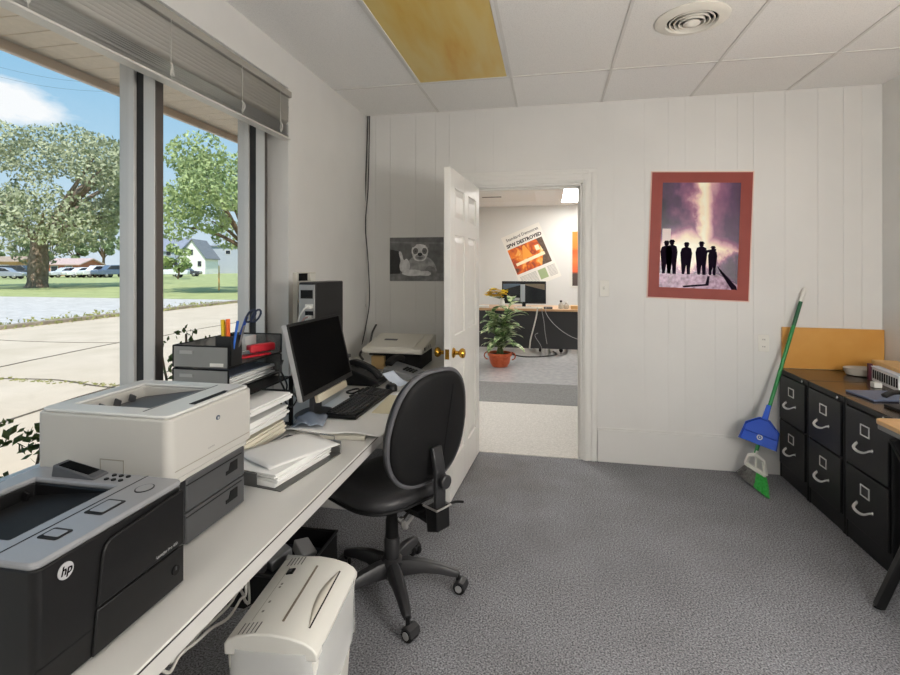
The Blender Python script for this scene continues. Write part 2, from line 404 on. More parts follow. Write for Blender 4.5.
# ------------------------------------------------------------------ ceiling fixtures
def troffer(x0, x1, y0, y1, label, lens, zc=ZC, frame_m=None):
    t = thing('ceiling_light', label, 'ceiling light', ((x0+x1)/2, (y0+y1)/2, zc))
    f = B(); r = .014
    f.box(x0,x1,y0,y0+r,zc-.008,zc-.001); f.box(x0,x1,y1-r,y1,zc-.008,zc-.001); f.box(x0,x0+r,y0+r,y1-r,zc-.008,zc-.001); f.box(x1-r,x1,y0+r,y1-r,zc-.008,zc-.001)
    f.build('frame', frame_m or trim_m, t, bevel=.001)
    B().box(x0+r,x1-r,y0+r,y1-r,zc-.0045,zc-.001).build('diffuser', lens, t, smooth=False)
    return t
def yellow():
    m,nt,b=new_mat('yellowed_diffuser'); b.inputs['Roughness'].default_value=.35
    tc=nt.nodes.new('ShaderNodeTexCoord'); n=nt.nodes.new('ShaderNodeTexNoise'); n.inputs['Scale'].default_value=4; n.inputs['Detail'].default_value=5
    mp=nt.nodes.new('ShaderNodeMapping'); mp.inputs['Scale'].default_value=(2.2,.45,1); L(nt,tc.outputs['Object'],mp.inputs['Vector']); L(nt,mp.outputs[0],n.inputs['Vector'])
    sx=nt.nodes.new('ShaderNodeSeparateXYZ'); L(nt,tc.outputs['Object'],sx.inputs[0])
    ab=nt.nodes.new('ShaderNodeMath'); ab.operation='ABSOLUTE'; L(nt,sx.outputs[0],ab.inputs[0])
    ad=nt.nodes.new('ShaderNodeMath'); ad.operation='MULTIPLY_ADD'; ad.inputs[1].default_value=.8; L(nt,ab.outputs[0],ad.inputs[0]); L(nt,n.outputs['Fac'],ad.inputs[2])
    r=nt.nodes.new('ShaderNodeValToRGB'); e=r.color_ramp.elements; e[0].position=.36; e[0].color=rgb(206,150,44); e[1].position=.72; e[1].color=rgb(214,190,116)
    q=e.new(.5); q.color=rgb(212,176,84)
    L(nt,ad.outputs[0],r.inputs['Fac']); L(nt,r.outputs['Color'],b.inputs['Base Color'])
    return m
troffer(-.84, -.253, 1.97, 3.17, 'unlit fluorescent ceiling light with a yellowed stained diffuser', yellow())
V = thing('ceiling_vent', 'round white ceiling vent with concentric louvre rings', 'vent', (.675, 2.61, ZC))
vm = mat('vent_enamel',(226,222,212),.4)
B().lathe([(.168,-.001),(.168,-.006),(.150,-.014),(.118,-.018),(.112,-.010),(.112,-.001)], (.675,2.61,ZC), n=40).build('flange', vm, V)
B().lathe([(.112,-.0005),(.112,-.003)], (.675,2.61,ZC), n=40).build('dark_throat', matte_black, V)
for r0, z0 in ((.099,-.016),(.078,-.02),(.057,-.024)):
    B().lathe([(r0-.001,-.004),(r0+.004,z0+.003),(r0+.003,z0),(r0-.003,z0+.001),(r0-.005,-.004)], (.675,2.61,ZC), n=36).build('louvre_ring', vm, V)
B().lathe([(.006,-.003),(.036,-.018),(.038,-.024),(.026,-.032),(.004,-.036)], (.675,2.61,ZC), n=28).build('centre_cone', vm, V)
# wraparound fill fixtures added for brightness over the unseen rear half of the room
FILL_LAMP = emit('fill_diffuser',(255,250,243),FILL_S)
for i,(x,y) in enumerate(((-.80,-.30),(-.80,-1.9),(1.1,-1.4))):
    t = thing('ceiling_light', ['added wraparound fill light on the ceiling behind the camera','added wraparound fill light furthest behind the camera','added wraparound fill light near the right wall behind the camera'][i], 'ceiling light', (x,y,ZC))
    B().box(x-.31,x+.31,y-.6,y+.6,ZC-.03,ZC-.001).build('housing', trim_m, t, bevel=.004)
    B().prism([(-.29,-.03),(.29,-.03),(.25,-.10),(.12,-.125),(-.12,-.125),(-.25,-.10)], lambda u,v,ww: (x+u, y+ww, ZC+v), -.58, .58).build('diffuser', FILL_LAMP, t, smooth=False)
# globe lamp added as unseen fill light by the right wall
t = thing('added_fill_lamp','added white globe fill lamp, unseen, near the right wall beside the wooden table','floor lamp',(1.56,.50,0))
B().lathe([(.02,.002),(.15,.004),(.15,.016),(.03,.03)],(1.56,.50,0),n=32).build('base', steel_m, t)
B().tube([(1.56,.50,.02),(1.56,.50,1.10)],.013,12).build('pole', steel_m, t)
B().lathe([(.03,1.08),(.06,1.10),(.06,1.13),(.03,1.14)],(1.56,.50,0),n=24).build('socket_cup', steel_m, t)
B().lathe([(.28*sin(pi*i/20)+.001,1.40-.28*cos(pi*i/20)) for i in range(21)],(1.56,.50,0),n=36).build('fill_globe', emit('fill_globe_glow',(255,250,244),GLOBE_FILL_S), t)
# ------------------------------------------------------------------ wall fittings
t = thing('light_switch', 'white toggle light switch on the back wall right of the doorway', 'light switch', (.385, YB, 1.26))
B().box(.352,.42,YB-.007,YB,1.2,1.318).build('plate', white_m, t, bevel=.003); B().obox((.386,YB-.012,1.262),(.01,.016,.022),(.5,0,0)).build('toggle', white_m, t, bevel=.002)
t = thing('wall_outlet', 'white duplex power outlet on the back wall beside the broom', 'outlet', (1.437, YB, .89))
B().box(1.402,1.472,YB-.006,YB,.835,.95).build('plate', white_m, t, bevel=.003)
for z in (.868,.917):
    q = B().prism(squirc(.017,.014,3,16), lambda u,v,ww: (1.437+u,YB-ww,z+v), .004, .009, 0)
    for dx in (-.006,.006): q.box(1.437+dx-.0015,1.437+dx+.0015,YB-.0096,YB-.008,z-.004,z+.006,1)
    q.build('socket', [white_m, matte_black], t)
t = thing('junction_box', 'pale steel electrical box on the left wall above the desk', 'electrical box', (XL, 2.73, 1.2))
B().box(XL,XL+.03,2.62,2.85,1.08,1.385).build('box', mat('pale_enamel',(206,203,194),.4), t, bevel=.004)
B().box(XL+.029,XL+.034,2.635,2.735,1.335,1.378).build('dark_display', matte_black, t); B().box(XL+.03,XL+.036,2.77,2.835,1.33,1.375).build('cover_plate', white_m, t, bevel=.002)  # the white plate is a blank cover, no socket in it
B().box(XL+.029,XL+.033,2.64,2.66,1.11,1.14).build('knockout', matte_black, t)
# thin cables down the far left corner
for i,(lb,nm) in enumerate((('straight black cable running down the left back corner','wall_cable'),('looser black cable bowing out beside the straight corner cable','wall_cable'))):
    pts = [(368,116),(366.5,160),(365,200),(363,250),(362,280),(365,305),(361,335),(356,350)] if i==0 else [(369.5,116),(369,150),(368,190),(365.5,225),(368,260),(369.5,300),(366,325),(363,340),(359,352)]
    P = [on_y(x,y,YB-.022-.004*i+(-.0 if k<6 else -.03*(k-5))) for k,(x,y) in enumerate(pts)]
    tag(B().tube(smooth_path(P,5), .0042, 6).build(nm, cable_m), lb, 'cable')
# ------------------------------------------------------------------ pictures
t = thing('fire_poster', 'poster of firefighters before a blaze in a red-brown border', 'poster', (1.03, YB, 1.2))
rot = -.035
F = fr_back(.685, 1.203, YB, rot); PW, PH = .655, .888
B().prism([(-.008,-.008),(PW+.008,-.008),(PW+.008,PH+.008),(-.008,PH+.008)], F, .001, .006).build('backing', mat('pink_edge',(222,190,176),.6), t, smooth=False)
bd = .073; b = B()
for x0,x1,y0,y1 in ((0,PW,0,bd),(0,PW,PH-bd,PH),(0,bd,bd,PH-bd),(PW-bd,PW,bd,PH-bd)): b.prism([(x0,y0),(x1,y0),(x1,y1),(x0,y1)], F, .006, .009)
b.build('frame_border', mat('red_brown_mat',(140,52,40),.55,var=5,vscale=6), t, smooth=False)
def fire_mat():
    m,nt,b=new_mat('fire_photo'); b.inputs['Roughness'].default_value=.25
    tc=nt.nodes.new('ShaderNodeTexCoord'); sx=nt.nodes.new('ShaderNodeSeparateXYZ'); L(nt,tc.outputs['Generated'],sx.inputs[0])
    U,Vv=sx.outputs[0],sx.outputs[2]
    n=nt.nodes.new('ShaderNodeTexNoise'); n.inputs['Scale'].default_value=9; n.inputs['Detail'].default_value=6; L(nt,tc.outputs['Generated'],n.inputs['Vector'])
    def M(op,a,bb=None,c=None):
        q=nt.nodes.new('ShaderNodeMath'); q.operation=op
        for i,x in enumerate((a,bb,c)):
            if x is None: continue
            if isinstance(x,(int,float)): q.inputs[i].default_value=x
            else: L(nt,x,q.inputs[i])
        return q.outputs[0]
    N=n.outputs['Fac']; nn=M('SUBTRACT',N,.5)
    du=M('ABSOLUTE',M('SUBTRACT',M('MULTIPLY_ADD',nn,.16,U),.56))
    col=M('SUBTRACT',1.0,M('MULTIPLY',du,5.2))                       # bright column
    dv=M('ABSOLUTE',M('SUBTRACT',M('MULTIPLY_ADD',nn,.2,Vv),.36))
    ctr=M('ABSOLUTE',M('SUBTRACT',U,.36))
    glow=M('SUBTRACT',M('SUBTRACT',1.35,M('MULTIPLY',dv,4.2)),M('MULTIPLY',ctr,1.3))
    up=M('GREATER_THAN',Vv,.33); col=M('MULTIPLY',col,up)
    f=M('MAXIMUM',col,glow)
    warm=M('MULTIPLY',M('SUBTRACT',1.0,M('MULTIPLY',du,1.9)),.62); f=M('MAXIMUM',f,M('MULTIPLY',warm,M('MULTIPLY_ADD',Vv,.8,.3)))
    f=M('ADD',f,M('MULTIPLY',nn,.45))
    r=nt.nodes.new('ShaderNodeValToRGB'); e=r.color_ramp.elements; e[0].position=0; e[0].color=rgb(36,14,46); e[1].position=1; e[1].color=rgb(255,250,226)
    for p,c in ((.22,(76,34,80)),(.42,(142,80,118)),(.56,(216,164,170)),(.78,(252,234,204))): q=e.new(p); q.color=rgb(*c)
    L(nt,f,r.inputs['Fac']); L(nt,r.outputs['Color'],b.inputs['Base Color']); return m
F2 = lambda u,v,w: F(bd+u*(PW-2*bd), bd+v*(PH-2*bd), w)
b = B(); b.prism([(0,0),(1,0),(1,1),(0,1)], F2, .006, .0075, 0)
def fig(u, h, lean=0, wide=1, w=.0078, foot=.13):
    T = lambda pts: [(u+(x*wide)*h*1.35+lean*y*h, foot+y*h) for x,y in pts]
    b.face([F2(x,y,w) for x,y in T([(-.11,0),(-.14,.25),(-.17,.5),(-.19,.68),(-.15,.82),(-.05,.86),(.06,.86),(.15,.82),(.19,.66),(.17,.45),(.15,.2),(.16,0),(.05,0),(.02,.3),(-.03,0)])], 1)
    b.face([F2(x,y,w) for x,y in [(u+lean*.93*h+.075*h*1.35*cos(a)*wide, foot+h*.93+.085*h*sin(a)) for a in [2*pi*i/12 for i in range(12)]]], 1)
    b.face([F2(x,y,w) for x,y in [(u+lean*h+q*h*1.35, foot+h*(.95+p)) for q,p in ((-.1,0),(.1,0),(.05,.07),(-.05,.07))]], 1)
fig(.08,.31,0,1.0); fig(.15,.32,0,.95); fig(.335,.30,.02); fig(.535,.31,-.01,.95); fig(.675,.27,.02,.85)
b.face([F2(*p,.0079) for p in [(.56,.33),(.72,.36),(.72,.38),(.56,.36)]],1)
b.face([F2(*p,.0078) for p in [(.74,.22),(.99,.03),(1,.0),(.93,0),(.78,.16)]],1)
b.face([F2(*p,.0077) for p in [(.02,.35),(.13,.35),(.13,.56),(.02,.56)]],2)
b.face([F2(*p,.00765) for p in [(0,0),(1,0),(1,.05),(.75,.14),(0,.135)]],3)
b.face([F2(*p,.0078) for p in [(.3,.02),(.6,.045),(.62,.12),(.65,.12),(.64,.03),(.32,.005)]],1)
b.build('photograph', [fire_mat(), mat('silhouette_ink',(22,13,28),.9,spec=.05), mat('pale_print',(220,200,196),.3), mat('mauve_print',(140,98,130),.3,var=45,vscale=30)], t, smooth=False, fix=False)
# bulldog poster
t = thing('bulldog_poster', 'black and white poster of a bulldog behind the open door', 'poster', (-1.03, YB, 1.3))
F = fr_back(-1.243, 1.305, YB); PW, PH = .435, .342
gm = lambda n,v,vr=0: mat(n,(v,v,v),.35,var=vr,vscale=20)
b = B(); b.prism([(0,0),(PW,0),(PW,PH),(0,PH)], F, .0005, .003, 0)
def el(cx,cy,rx,ry,m,w,a=0):
    ca,sa=cos(a),sin(a)
    b.face([F(cx+(x*ca-y*sa), cy+(x*sa+y*ca), w) for x,y in circ(0,0,rx,ry,24)], m)
b.face([F(*p,.0032) for p in [(0,0),(PW,0),(PW,.062),(0,.055)]],1)
b.face([F(*p,.0032) for p in [(0,.055),(.085,.058),(.095,.19),(.07,.235),(0,.25)]],3)
b.face([F(*p,.0032) for p in [(.0,.30),(PW,.285),(PW,.30),(0,.312)]],6)
def blob(pts,m,w): b.face([F(p.x,p.y,w) for p in smooth_path([(x,y,0) for x,y in pts]+[(*pts[0],0)],4)[:-1]],m)
blob([(.16,.05),(.30,.045),(.37,.065),(.375,.11),(.345,.16),(.30,.19),(.22,.20),(.165,.17),(.14,.11)],2,.0034)      # body
blob([(.30,.05),(.37,.06),(.365,.10),(.32,.12),(.29,.09)],6,.0035)
blob([(.085,.085),(.115,.06),(.15,.065),(.165,.13),(.14,.175),(.115,.165),(.10,.215),(.083,.235),(.075,.215),(.088,.165),(.08,.12)],4,.0036)   # raised forepaw
blob([(.10,.055),(.16,.04),(.25,.045),(.27,.062),(.24,.085),(.17,.09),(.11,.08)],4,.0037)
blob([(.235,.045),(.31,.042),(.335,.06),(.31,.078),(.25,.076)],4,.0038)
blob([(.185,.20),(.205,.165),(.245,.155),(.285,.165),(.305,.20),(.312,.24),(.295,.275),(.26,.288),(.225,.288),(.19,.272),(.178,.238)],4,.0040)  # head
blob([(.178,.262),(.172,.285),(.19,.298),(.215,.285),(.20,.268)],6,.0042); blob([(.285,.285),(.305,.296),(.322,.28),(.316,.258),(.298,.268)],6,.0042)
blob([(.188,.235),(.198,.212),(.222,.215),(.232,.236),(.222,.256),(.20,.256)],0,.0043); blob([(.262,.236),(.272,.214),(.292,.212),(.303,.236),(.293,.256),(.272,.256)],0,.0043)
blob([(.205,.19),(.215,.172),(.245,.163),(.278,.172),(.288,.192),(.27,.205),(.246,.208),(.222,.205)],2,.0044)
blob([(.228,.203),(.246,.194),(.264,.203),(.262,.217),(.246,.222),(.23,.217)],3,.0046)
blob([(.212,.183),(.246,.176),(.28,.183),(.246,.184)],3,.0046)
blob([(.206,.234),(.212,.228),(.218,.234),(.212,.24)],3,.0046); blob([(.273,.234),(.279,.228),(.285,.234),(.279,.24)],3,.0046)
text_mesh(b,'NEVER GIVE UP', .013, lambda u,v,w: F(PW/2+u-.005, .318+v, .0036), 0, 5, 'CENTER') if False else None
b.build('picture_print', [gm('dog_dark',104,16), gm('dog_ground',120,22), gm('dog_mid',150,34), gm('dog_black',36,8), gm('dog_light',214,26), gm('dog_white',230), gm('dog_grey',122,20)], t, smooth=False, fix=False)
# ------------------------------------------------------------------ the long desk
D = .735
t = thing('desk', 'long pale grey laminate desk running under the window', 'desk', (-1.06, 1.9, 0))
b = B(); b.box(XL+.003, -.68, .1, YB-.004, D-.045, D)
b.build('desk_top', desk_m, t, bevel=.003)
B().box(-.681,-.6785,.1,YB-.004,D-.0065,D-.004).build('edge_seam', matte_black, t, smooth=False)
for y in (.35, 2.75, 3.72):
    B().box(-1.40,-1.16,y-.012,y+.012,0,D-.045).build('leg_panel', desk_m, t, bevel=.002)
B().box(XL+.003,XL+.023,.1,YB-.004,D-.12,D-.045).build('wall_rail', desk_m, t)

def slab_top(bld, outer, inner, frame, z0, z1, m=0):
    """ring of quads between an outer and an inner rectangle (x0,x1,y0,y1), extruded"""
    ox0,ox1,oy0,oy1=outer; ix0,ix1,iy0,iy1=inner
    for x0,x1,y0,y1 in ((ox0,ox1,oy0,iy0),(ox0,ox1,iy1,oy1),(ox0,ix0,iy0,iy1),(ix1,ox1,iy0,iy1)): bld.box(x0,x1,y0,y1,z0,z1,m)

# ------------------------------------------------------------------ black laser printer (front faces the room)
P = thing('laser_printer', 'black laser printer with grey top nearest the camera on the desk', 'printer', (-.96, .79, D))
x0,x1,y0,y1,zb,zt = -1.155,-.777,.628,.945,D+.004,.957
# body with a forward bulging door line
b = B(); ring(b, rrect(x0,x1,y0,y1,.014), rrect(x0+.055,x1-.115,y0+.05,y1-.055,.004), zb, zt-.012)
b.build('body', black_m, P, bevel=.003, seg=2)
b = B(); ring(b, rrect(x0+.002,x1+.001,y0-.001,y1+.001,.015), rrect(x0+.055,x1-.115,y0+.05,y1-.055,.004), zt-.012, zt)
b.build('top_cover', greytop_m, P, bevel=.004, seg=2)
B().hexa([(x0+.05,y0+.05,zt-.052),(x1-.11,y0+.05,zt-.052),(x1-.11,y1-.05,zt-.052),(x0+.05,y1-.05,zt-.052)],
         [(x0+.05,y0+.05,zt-.040),(x1-.11,y0+.05,zt-.012),(x1-.11,y1-.05,zt-.012),(x0+.05,y1-.05,zt-.040)]).build('output_tray', matte_black, P, smooth=False)
for k in (.10,.17,.235): B().obox((x0+.065,y0+k,zt-.030),(.012,.004,.02),(0,.3,0)).build('paper_guide', black_m, P)
# seams, recesses and keys on the top
B().box(x1-.0885,x1-.086,y0,y1,zt-.001,zt+.0006).build('top_seam', matte_black, P)
for a,c in ((.063,.022),(.150,.045)):
    B().prism(rrect(x1-.075,x1-.035,y0+a,y0+a+c+.012,.004), lambda u,v,w:(u,v,w), zt-.0005, zt+.0012).build('finger_recess', matte_black, P)
    B().prism(rrect(x1-.070,x1-.040,y0+a+.008,y0+a+c+.006,.003), lambda u,v,w:(u,v,w), zt, zt+.002).build('recess_plate', greytop_m, P)
q=B().prism(circ(x1-.045,y1-.055,.017,.02,24), lambda u,v,w:(u,v,w), zt-.0005, zt+.0012, 0); q.prism(circ(x1-.045,y1-.055,.0145,.0175,24), lambda u,v,w:(u,v,w), zt, zt+.0018, 1)
q.build('power_button', [matte_black,greytop_m], P)
# control panel: tilted display and keys
b = B(); xa, xb, ya, yb = x0+.085, x0+.195, y1-.045, y1-.004
b.hexa([(xa,ya,zt-.004),(xb,ya,zt-.004),(xb,yb,zt-.004),(xa,yb,zt-.004)],[(xa,ya+.004,zt+.024),(xb,ya+.004,zt+.004),(xb,yb,zt+.004),(xa,yb,zt+.024)])
b.build('control_panel', dkgrey_m, P, bevel=.003)
sl=atan2(-.02,.11)
B().obox(((xa+xb)/2-.004,(ya+yb)/2+.001,zt+.0155),(.078,.026,.0015),(0,-sl,0)).build('display', gloss_black, P)
for i in range(3):
    for j in range(2): B().lathe([(.005,0),(.005,.002),(.004,.003)],(xb+.022+.018*i,ya+.012+.02*j,zt),n=12).build('key', matte_black, P)
# front: door plate with slanted edge, seams, badge, lettering
FX = fr_x(y0,zb,x1)
H_=zt-.012-zb
b=B(); b.prism([(.112,.005),(.135,.150),(.142,.166),(.155,.172),(.317,H_-.008),(.317,.068)] if False else [(.105,.083),(.116,.172),(.121,.184),(.133,.190),(.314,.1995),(.314,.083)], FX, .0, .006)
b.build('front_door', black_m, P, bevel=.003)
B().prism([(.096,.002),(.105,.079),(.314,.079),(.314,.002)], FX, 0, .005).build('lower_tray', black_m, P, bevel=.002)
B().prism([(0,.048),(.096,.048),(.096,.0505),(0,.0505)], FX, -.001,.0008).build('front_seam', matte_black, P)
b=B(); b.prism(circ(.050,.180,.0135,.0135,28), FX, .0, .0018, 0)
text_mesh(b,'hp',.020,lambda u,v,w:FX(.0502+u,.1745+v,w),.0022,1,'CENTER',.0006,.25)
tag(b.build('badge', [mat('badge_silver',(206,206,208),.3,.3), gloss_black], P, smooth=False, fix=False), 'round silver hp badge')
b=B(); text_mesh(b,'LaserJet Pro 400',.0085,lambda u,v,w:FX(.236+u,.092+v,w),.0068,0); b.build('lettering', mat('grey_print',(190,190,190),.5), P, smooth=False, fix=False)
q=B().prism(circ(.288,.040,.010,.010,18), FX, .0, .008, 0); q.prism([(.286,.04),(.29,.04),(.29,.048),(.286,.048)],FX,.007,.0085,1); q.build('release_knob',[matte_black,dkgrey_m],P)
for dx in (.03,.34):
    for dy in (.03,.28): B().lathe([(.012,0),(.012,.005)],(x0+dx,y0+dy,D),n=12).build('foot', rubber_m, P)

# ------------------------------------------------------------------ beige laser printer on two dark trays
P = thing('laser_printer', 'beige laser printer on two dark paper trays behind the black printer', 'printer', (-1.03, 1.18, D))
x0,x1,y0,y1,zb,zt = -1.245,-.866,1.008,1.343,.897,1.066
b=B(); ring(b, rrect(x0,x1,y0,y1,.022,5), rrect(x0+.05,x1-.105,y0+.06,y1-.05,.004,5), zb+.012, zt-.008)
b.build('body', beige_m, P, bevel=.005, seg=3)
B().box(x0+.02,x1-.002,y0+.035,y1-.03,zb,zb+.013).build('lower_rim', beige_m, P, bevel=.003)
b=B(); ring(b, rrect(x0+.006,x1-.006,y0+.006,y1-.006,.02,5), rrect(x0+.05,x1-.105,y0+.06,y1-.05,.004,5), zt-.008, zt)
b.build('top_cover', mat('pale_grey_cover',(206,206,203),.35), P, bevel=.003)
B().hexa([(x0+.05,y0+.06,zt-.048),(x1-.105,y0+.06,zt-.048),(x1-.105,y1-.05,zt-.048),(x0+.05,y1-.05,zt-.048)],
         [(x0+.05,y0+.06,zt-.040),(x1-.105,y0+.06,zt-.006),(x1-.105,y1-.05,zt-.006),(x0+.05,y1-.05,zt-.040)]).build('output_tray', dkgrey_m, P, smooth=False)
for k in (.12,.17,.22): B().obox((x0+.07,y0+k,zt-.028),(.02,.004,.02),(0,.3,0)).build('paper_guide', dkgrey_m, P)
B().box(x1-.098,x1-.095,y0+.03,y1-.03,zt-.001,zt+.0008).build('cover_seam', dkgrey_m, P)
B().box(x1-.035,x1-.018,y0+.11,y0+.25,zt-.001,zt+.0012).build('open_slot', matte_black, P)
B().box(x1-.019,x1-.010,y1-.10,y1-.03,zt-.001,zt+.0025).build('button_row', mat('key_grey',(168,166,160),.4), P, bevel=.001)
# panel seams on the side and the front
b=B(); b.box(x0+.19,x0+.193,y0-.0008,y0+.002,zb+.02,zb+.06); b.box(x0+.255,x0+.258,y0-.0008,y0+.002,zb+.02,zb+.06); b.box(x0+.19,x0+.258,y0-.0008,y0+.002,zb+.058,zb+.061)
b.build('side_hatch', mat('seam_grey',(150,146,136),.6), P, smooth=False)
FX=fr_x(y0,zb,x1); b=B(); b.box(x1-.002,x1+.0006,y0+.02,y1-.02,zb+.033,zb+.0355); b.build('front_seam', mat('seam_grey2',(150,146,136),.6), P, smooth=False)
b=B(); b.prism(circ(.175,.118,.008,.006,18),FX,-.001,.001,0); text_mesh(b,'hp',.0085,lambda u,v,w:FX(.1752+u,.1155+v,w),.0014,1,'CENTER',.0002,.25)
b.build('badge',[mat('badge_blue',(40,60,90),.4),white_m],P,smooth=False,fix=False)
b=B(); text_mesh(b,'LaserJet',.008,lambda u,v,w:FX(.135+u,.048+v,w),.0008,0); b.build('lettering', mat('print_grey',(120,120,120),.5), P, smooth=False, fix=False)
for i,(za,zc) in enumerate(((D+.005,D+.080),(D+.083,zb+.003))):
    b=B(); b.box(x0+.03,x1+.002,y0+.055,y1-.045,za,zc); tr=b.build('paper_tray', mat('tray_grey%d'%i,(66,67,69),.45), P, bevel=.004)
    FX2=fr_x(y0+.055,za,x1+.002)
    B().prism([(.15,.030),(.2,.030),(.2,.058),(.17,.058),(.162,.040),(.15,.040)],FX2,-.001,.0015).build('tray_grip', matte_black, tr, smooth=False)
    B().prism([(.0,.0655),(.22,.0655),(.22,.068),(0,.068)],FX2,-.001,.0012).build('tray_seam', matte_black, tr, smooth=False)

# ------------------------------------------------------------------ low wire tray of paper at the desk front
rz = -radians(9)
t = thing('letter_tray', 'low silver wire letter tray holding a paper stack beside the beige printer', 'letter tray', (-.885, 1.56, D), rz)
def rot_fr(cx,cy,a):
    ca,sa=cos(a),sin(a); return lambda u,v,w:(cx+u*ca-v*sa, cy+u*sa+v*ca, w)
R1=rot_fr(-.885,1.56,rz)
b=B()
w2,h2=.115,.165
b.prism([(-w2,-h2),(w2,-h2),(w2,h2),(-w2,h2)],R1,D+.001,D+.004)
b.build('base', mesh_m, t)
b=B()
for u0,u1,v0,v1 in ((-w2,-w2+.004,-h2,h2),(-w2,w2,h2-.004,h2),(-w2,w2*.2,-h2,-h2+.004)): b.prism([(u0,v0),(u1,v0),(u1,v1),(u0,v1)],R1,D+.004,D+.044)
b.build('side', mat('wire_side',(120,120,118),.4,.6,trans=.25), t)
b=B(); b.tube([R1(w2*.2,-h2,D+.045),R1(-w2,-h2,D+.045),R1(-w2,h2,D+.045),R1(w2,h2,D+.045),R1(w2,h2,D+.006)],.0028,8); b.build('rim', chrome_m, t)
b=B(); b.tube(smooth_path([R1(-w2+.03,h2+.003,D+.044),R1(-w2+.03,h2+.003,D+.062),R1(w2-.03,h2+.003,D+.062),R1(w2-.03,h2+.003,D+.044)],1),.0026,8); b.build('handle', chrome_m, t)
def paper_stack(name,label,cx,cy,a,w,h,z0,n,th,group=None,m=None,jit=.004):
    o=B()
    for i in range(n):
        f=rot_fr(cx+random.uniform(-jit,jit),cy+random.uniform(-jit,jit),a+random.uniform(-.02,.02))
        o.prism([(-w/2,-h/2),(w/2,-h/2),(w/2,h/2),(-w/2,h/2)],f,z0+i*th,z0+(i+.86)*th)
    return tag(o.build(name, m or paper_m, smooth=False),label,'paper',group)
paper_stack('paper_stack','ream of white paper lying in the low wire letter tray',-.893,1.552,rz,.195,.29,D+.0045,10,.0042)
def curled(name,label,cx,cy,a,w,h,zf,m=None,n=10):
    f=rot_fr(cx,cy,a); o=B(); vs=[];fs=[]
    for i in range(n+1):
        for j in range(n+1):
            u=(i/n-.5)*w; v=(j/n-.5)*h; vs.append(f(u,v,zf(i/n,j/n)))
    for i in range(n):
        for j in range(n): k=i*(n+1)+j; fs.append((k,k+n+1,k+n+2,k+1))
    o.add(vs,fs); return tag(o.build(name, m or paper_m, solid=.0009, fix=False),label,'paper')
curled('paper_sheet','loose white sheet skewed on top of the tray paper stack',-.888,1.585,rz-.30,.215,.28,lambda u,v:D+.0505+.003*sin(3*u))
# ------------------------------------------------------------------ papers under the keyboard
curled('desk_pad_paper','large white paper sheet with a curling edge under the keyboard',-.875,2.24,.02,.42,.74,lambda u,v:D+.0022+(.018*max(0,(.22-v)/.22)**2*(.4+.6*sin(5*u+1)**2)),n=18)
tag(B().prism(rrect(-.02,.16,-.16,.16,.004),rot_fr(-.80,2.36,.06),D+.0035,D+.006).build('yellow_paper', mat('cream_pad',(226,218,190),.8)), 'cream paper slip at the right end of the keyboard','paper')
t=tag(B().prism(rrect(-.09,.09,-.014,.014,.003),rot_fr(-.80,1.852,.12),D+.001,D+.017).build('stapler_bar', mat('pale_bar',(176,172,160),.4), bevel=.003),'small pale ruler lying in front of the large white paper','ruler')
# ------------------------------------------------------------------ keyboard
KA=-.02
K=thing('keyboard','black computer keyboard on the white paper in front of the monitor','keyboard',(-.905,2.33,D),KA)
RK=rot_fr(-.905,2.33,KA)
B().hexa([RK(-.072,-.25,D+.006),RK(.072,-.25,D+.006),RK(.072,.25,D+.006),RK(-.072,.25,D+.006)],[RK(-.072,-.25,D+.030),RK(.072,-.25,D+.020),RK(.072,.25,D+.020),RK(-.072,.25,D+.030)]).build('case', black_m, K, bevel=.003)
kk=B(); nk=B()
for r in range(6):
    n = 21
    for c in range(n):
        if c in (15,19) and r<5 and False: continue
        u=-.058+r*.0215+(.004 if r else 0); v=-.236+c*.0225
        if c in (14,) : continue
        zz=D+.030-(u+.072)/.144*.010
        if r==5 and 3<=c<=8:
            if c==3: kk.obox(RK(u,v+.0225*2.5,zz+.003),(.016,.125,.008),(0,.07,KA))
            continue
        (kk if c<14 else nk).obox(RK(u,v,zz+.003),(.017,.018,.008),(0,.07,KA))
nk.build('number_keys', mat('key_black_pad',(44,44,46),.5), K, bevel=.002, seg=1)
kk.build('keys', mat('key_black',(44,44,46),.5), K, bevel=.002, seg=1)
# mouse
M_=thing('computer_mouse','black computer mouse at the far end of the keyboard','mouse',(-.86,2.648,D),.4)
b=B(); vs=[];n=18
RM=rot_fr(-.86,2.648,.4)
rings=[(1,0),(1.03,.008),(.98,.02),(.8,.03),(.45,.036),(.05,.037)]
for s_,z in rings:
    for x,y in squirc(.032*s_,.055*s_,2.6,n): vs.append(RM(x,y,D+.001+z*(1-.25*y/.055)))
fs=[]
for i in range(len(rings)-1):
    for j in range(n): fs.append((i*n+j,i*n+(j+1)%n,(i+1)*n+(j+1)%n,(i+1)*n+j))
fs.append(tuple((len(rings)-1)*n+j for j in range(n))); fs.append(tuple(reversed(range(n))))
b.add(vs,fs); b.build('shell', black_m, M_); B().lathe([(.008,-.003),(.008,.003)],RM(0,.03,D+.03),axis=(Vector((0,1,0)),Vector((0,0,1)),Vector((1,0,0))),n=14).build('wheel', dkgrey_m, M_)
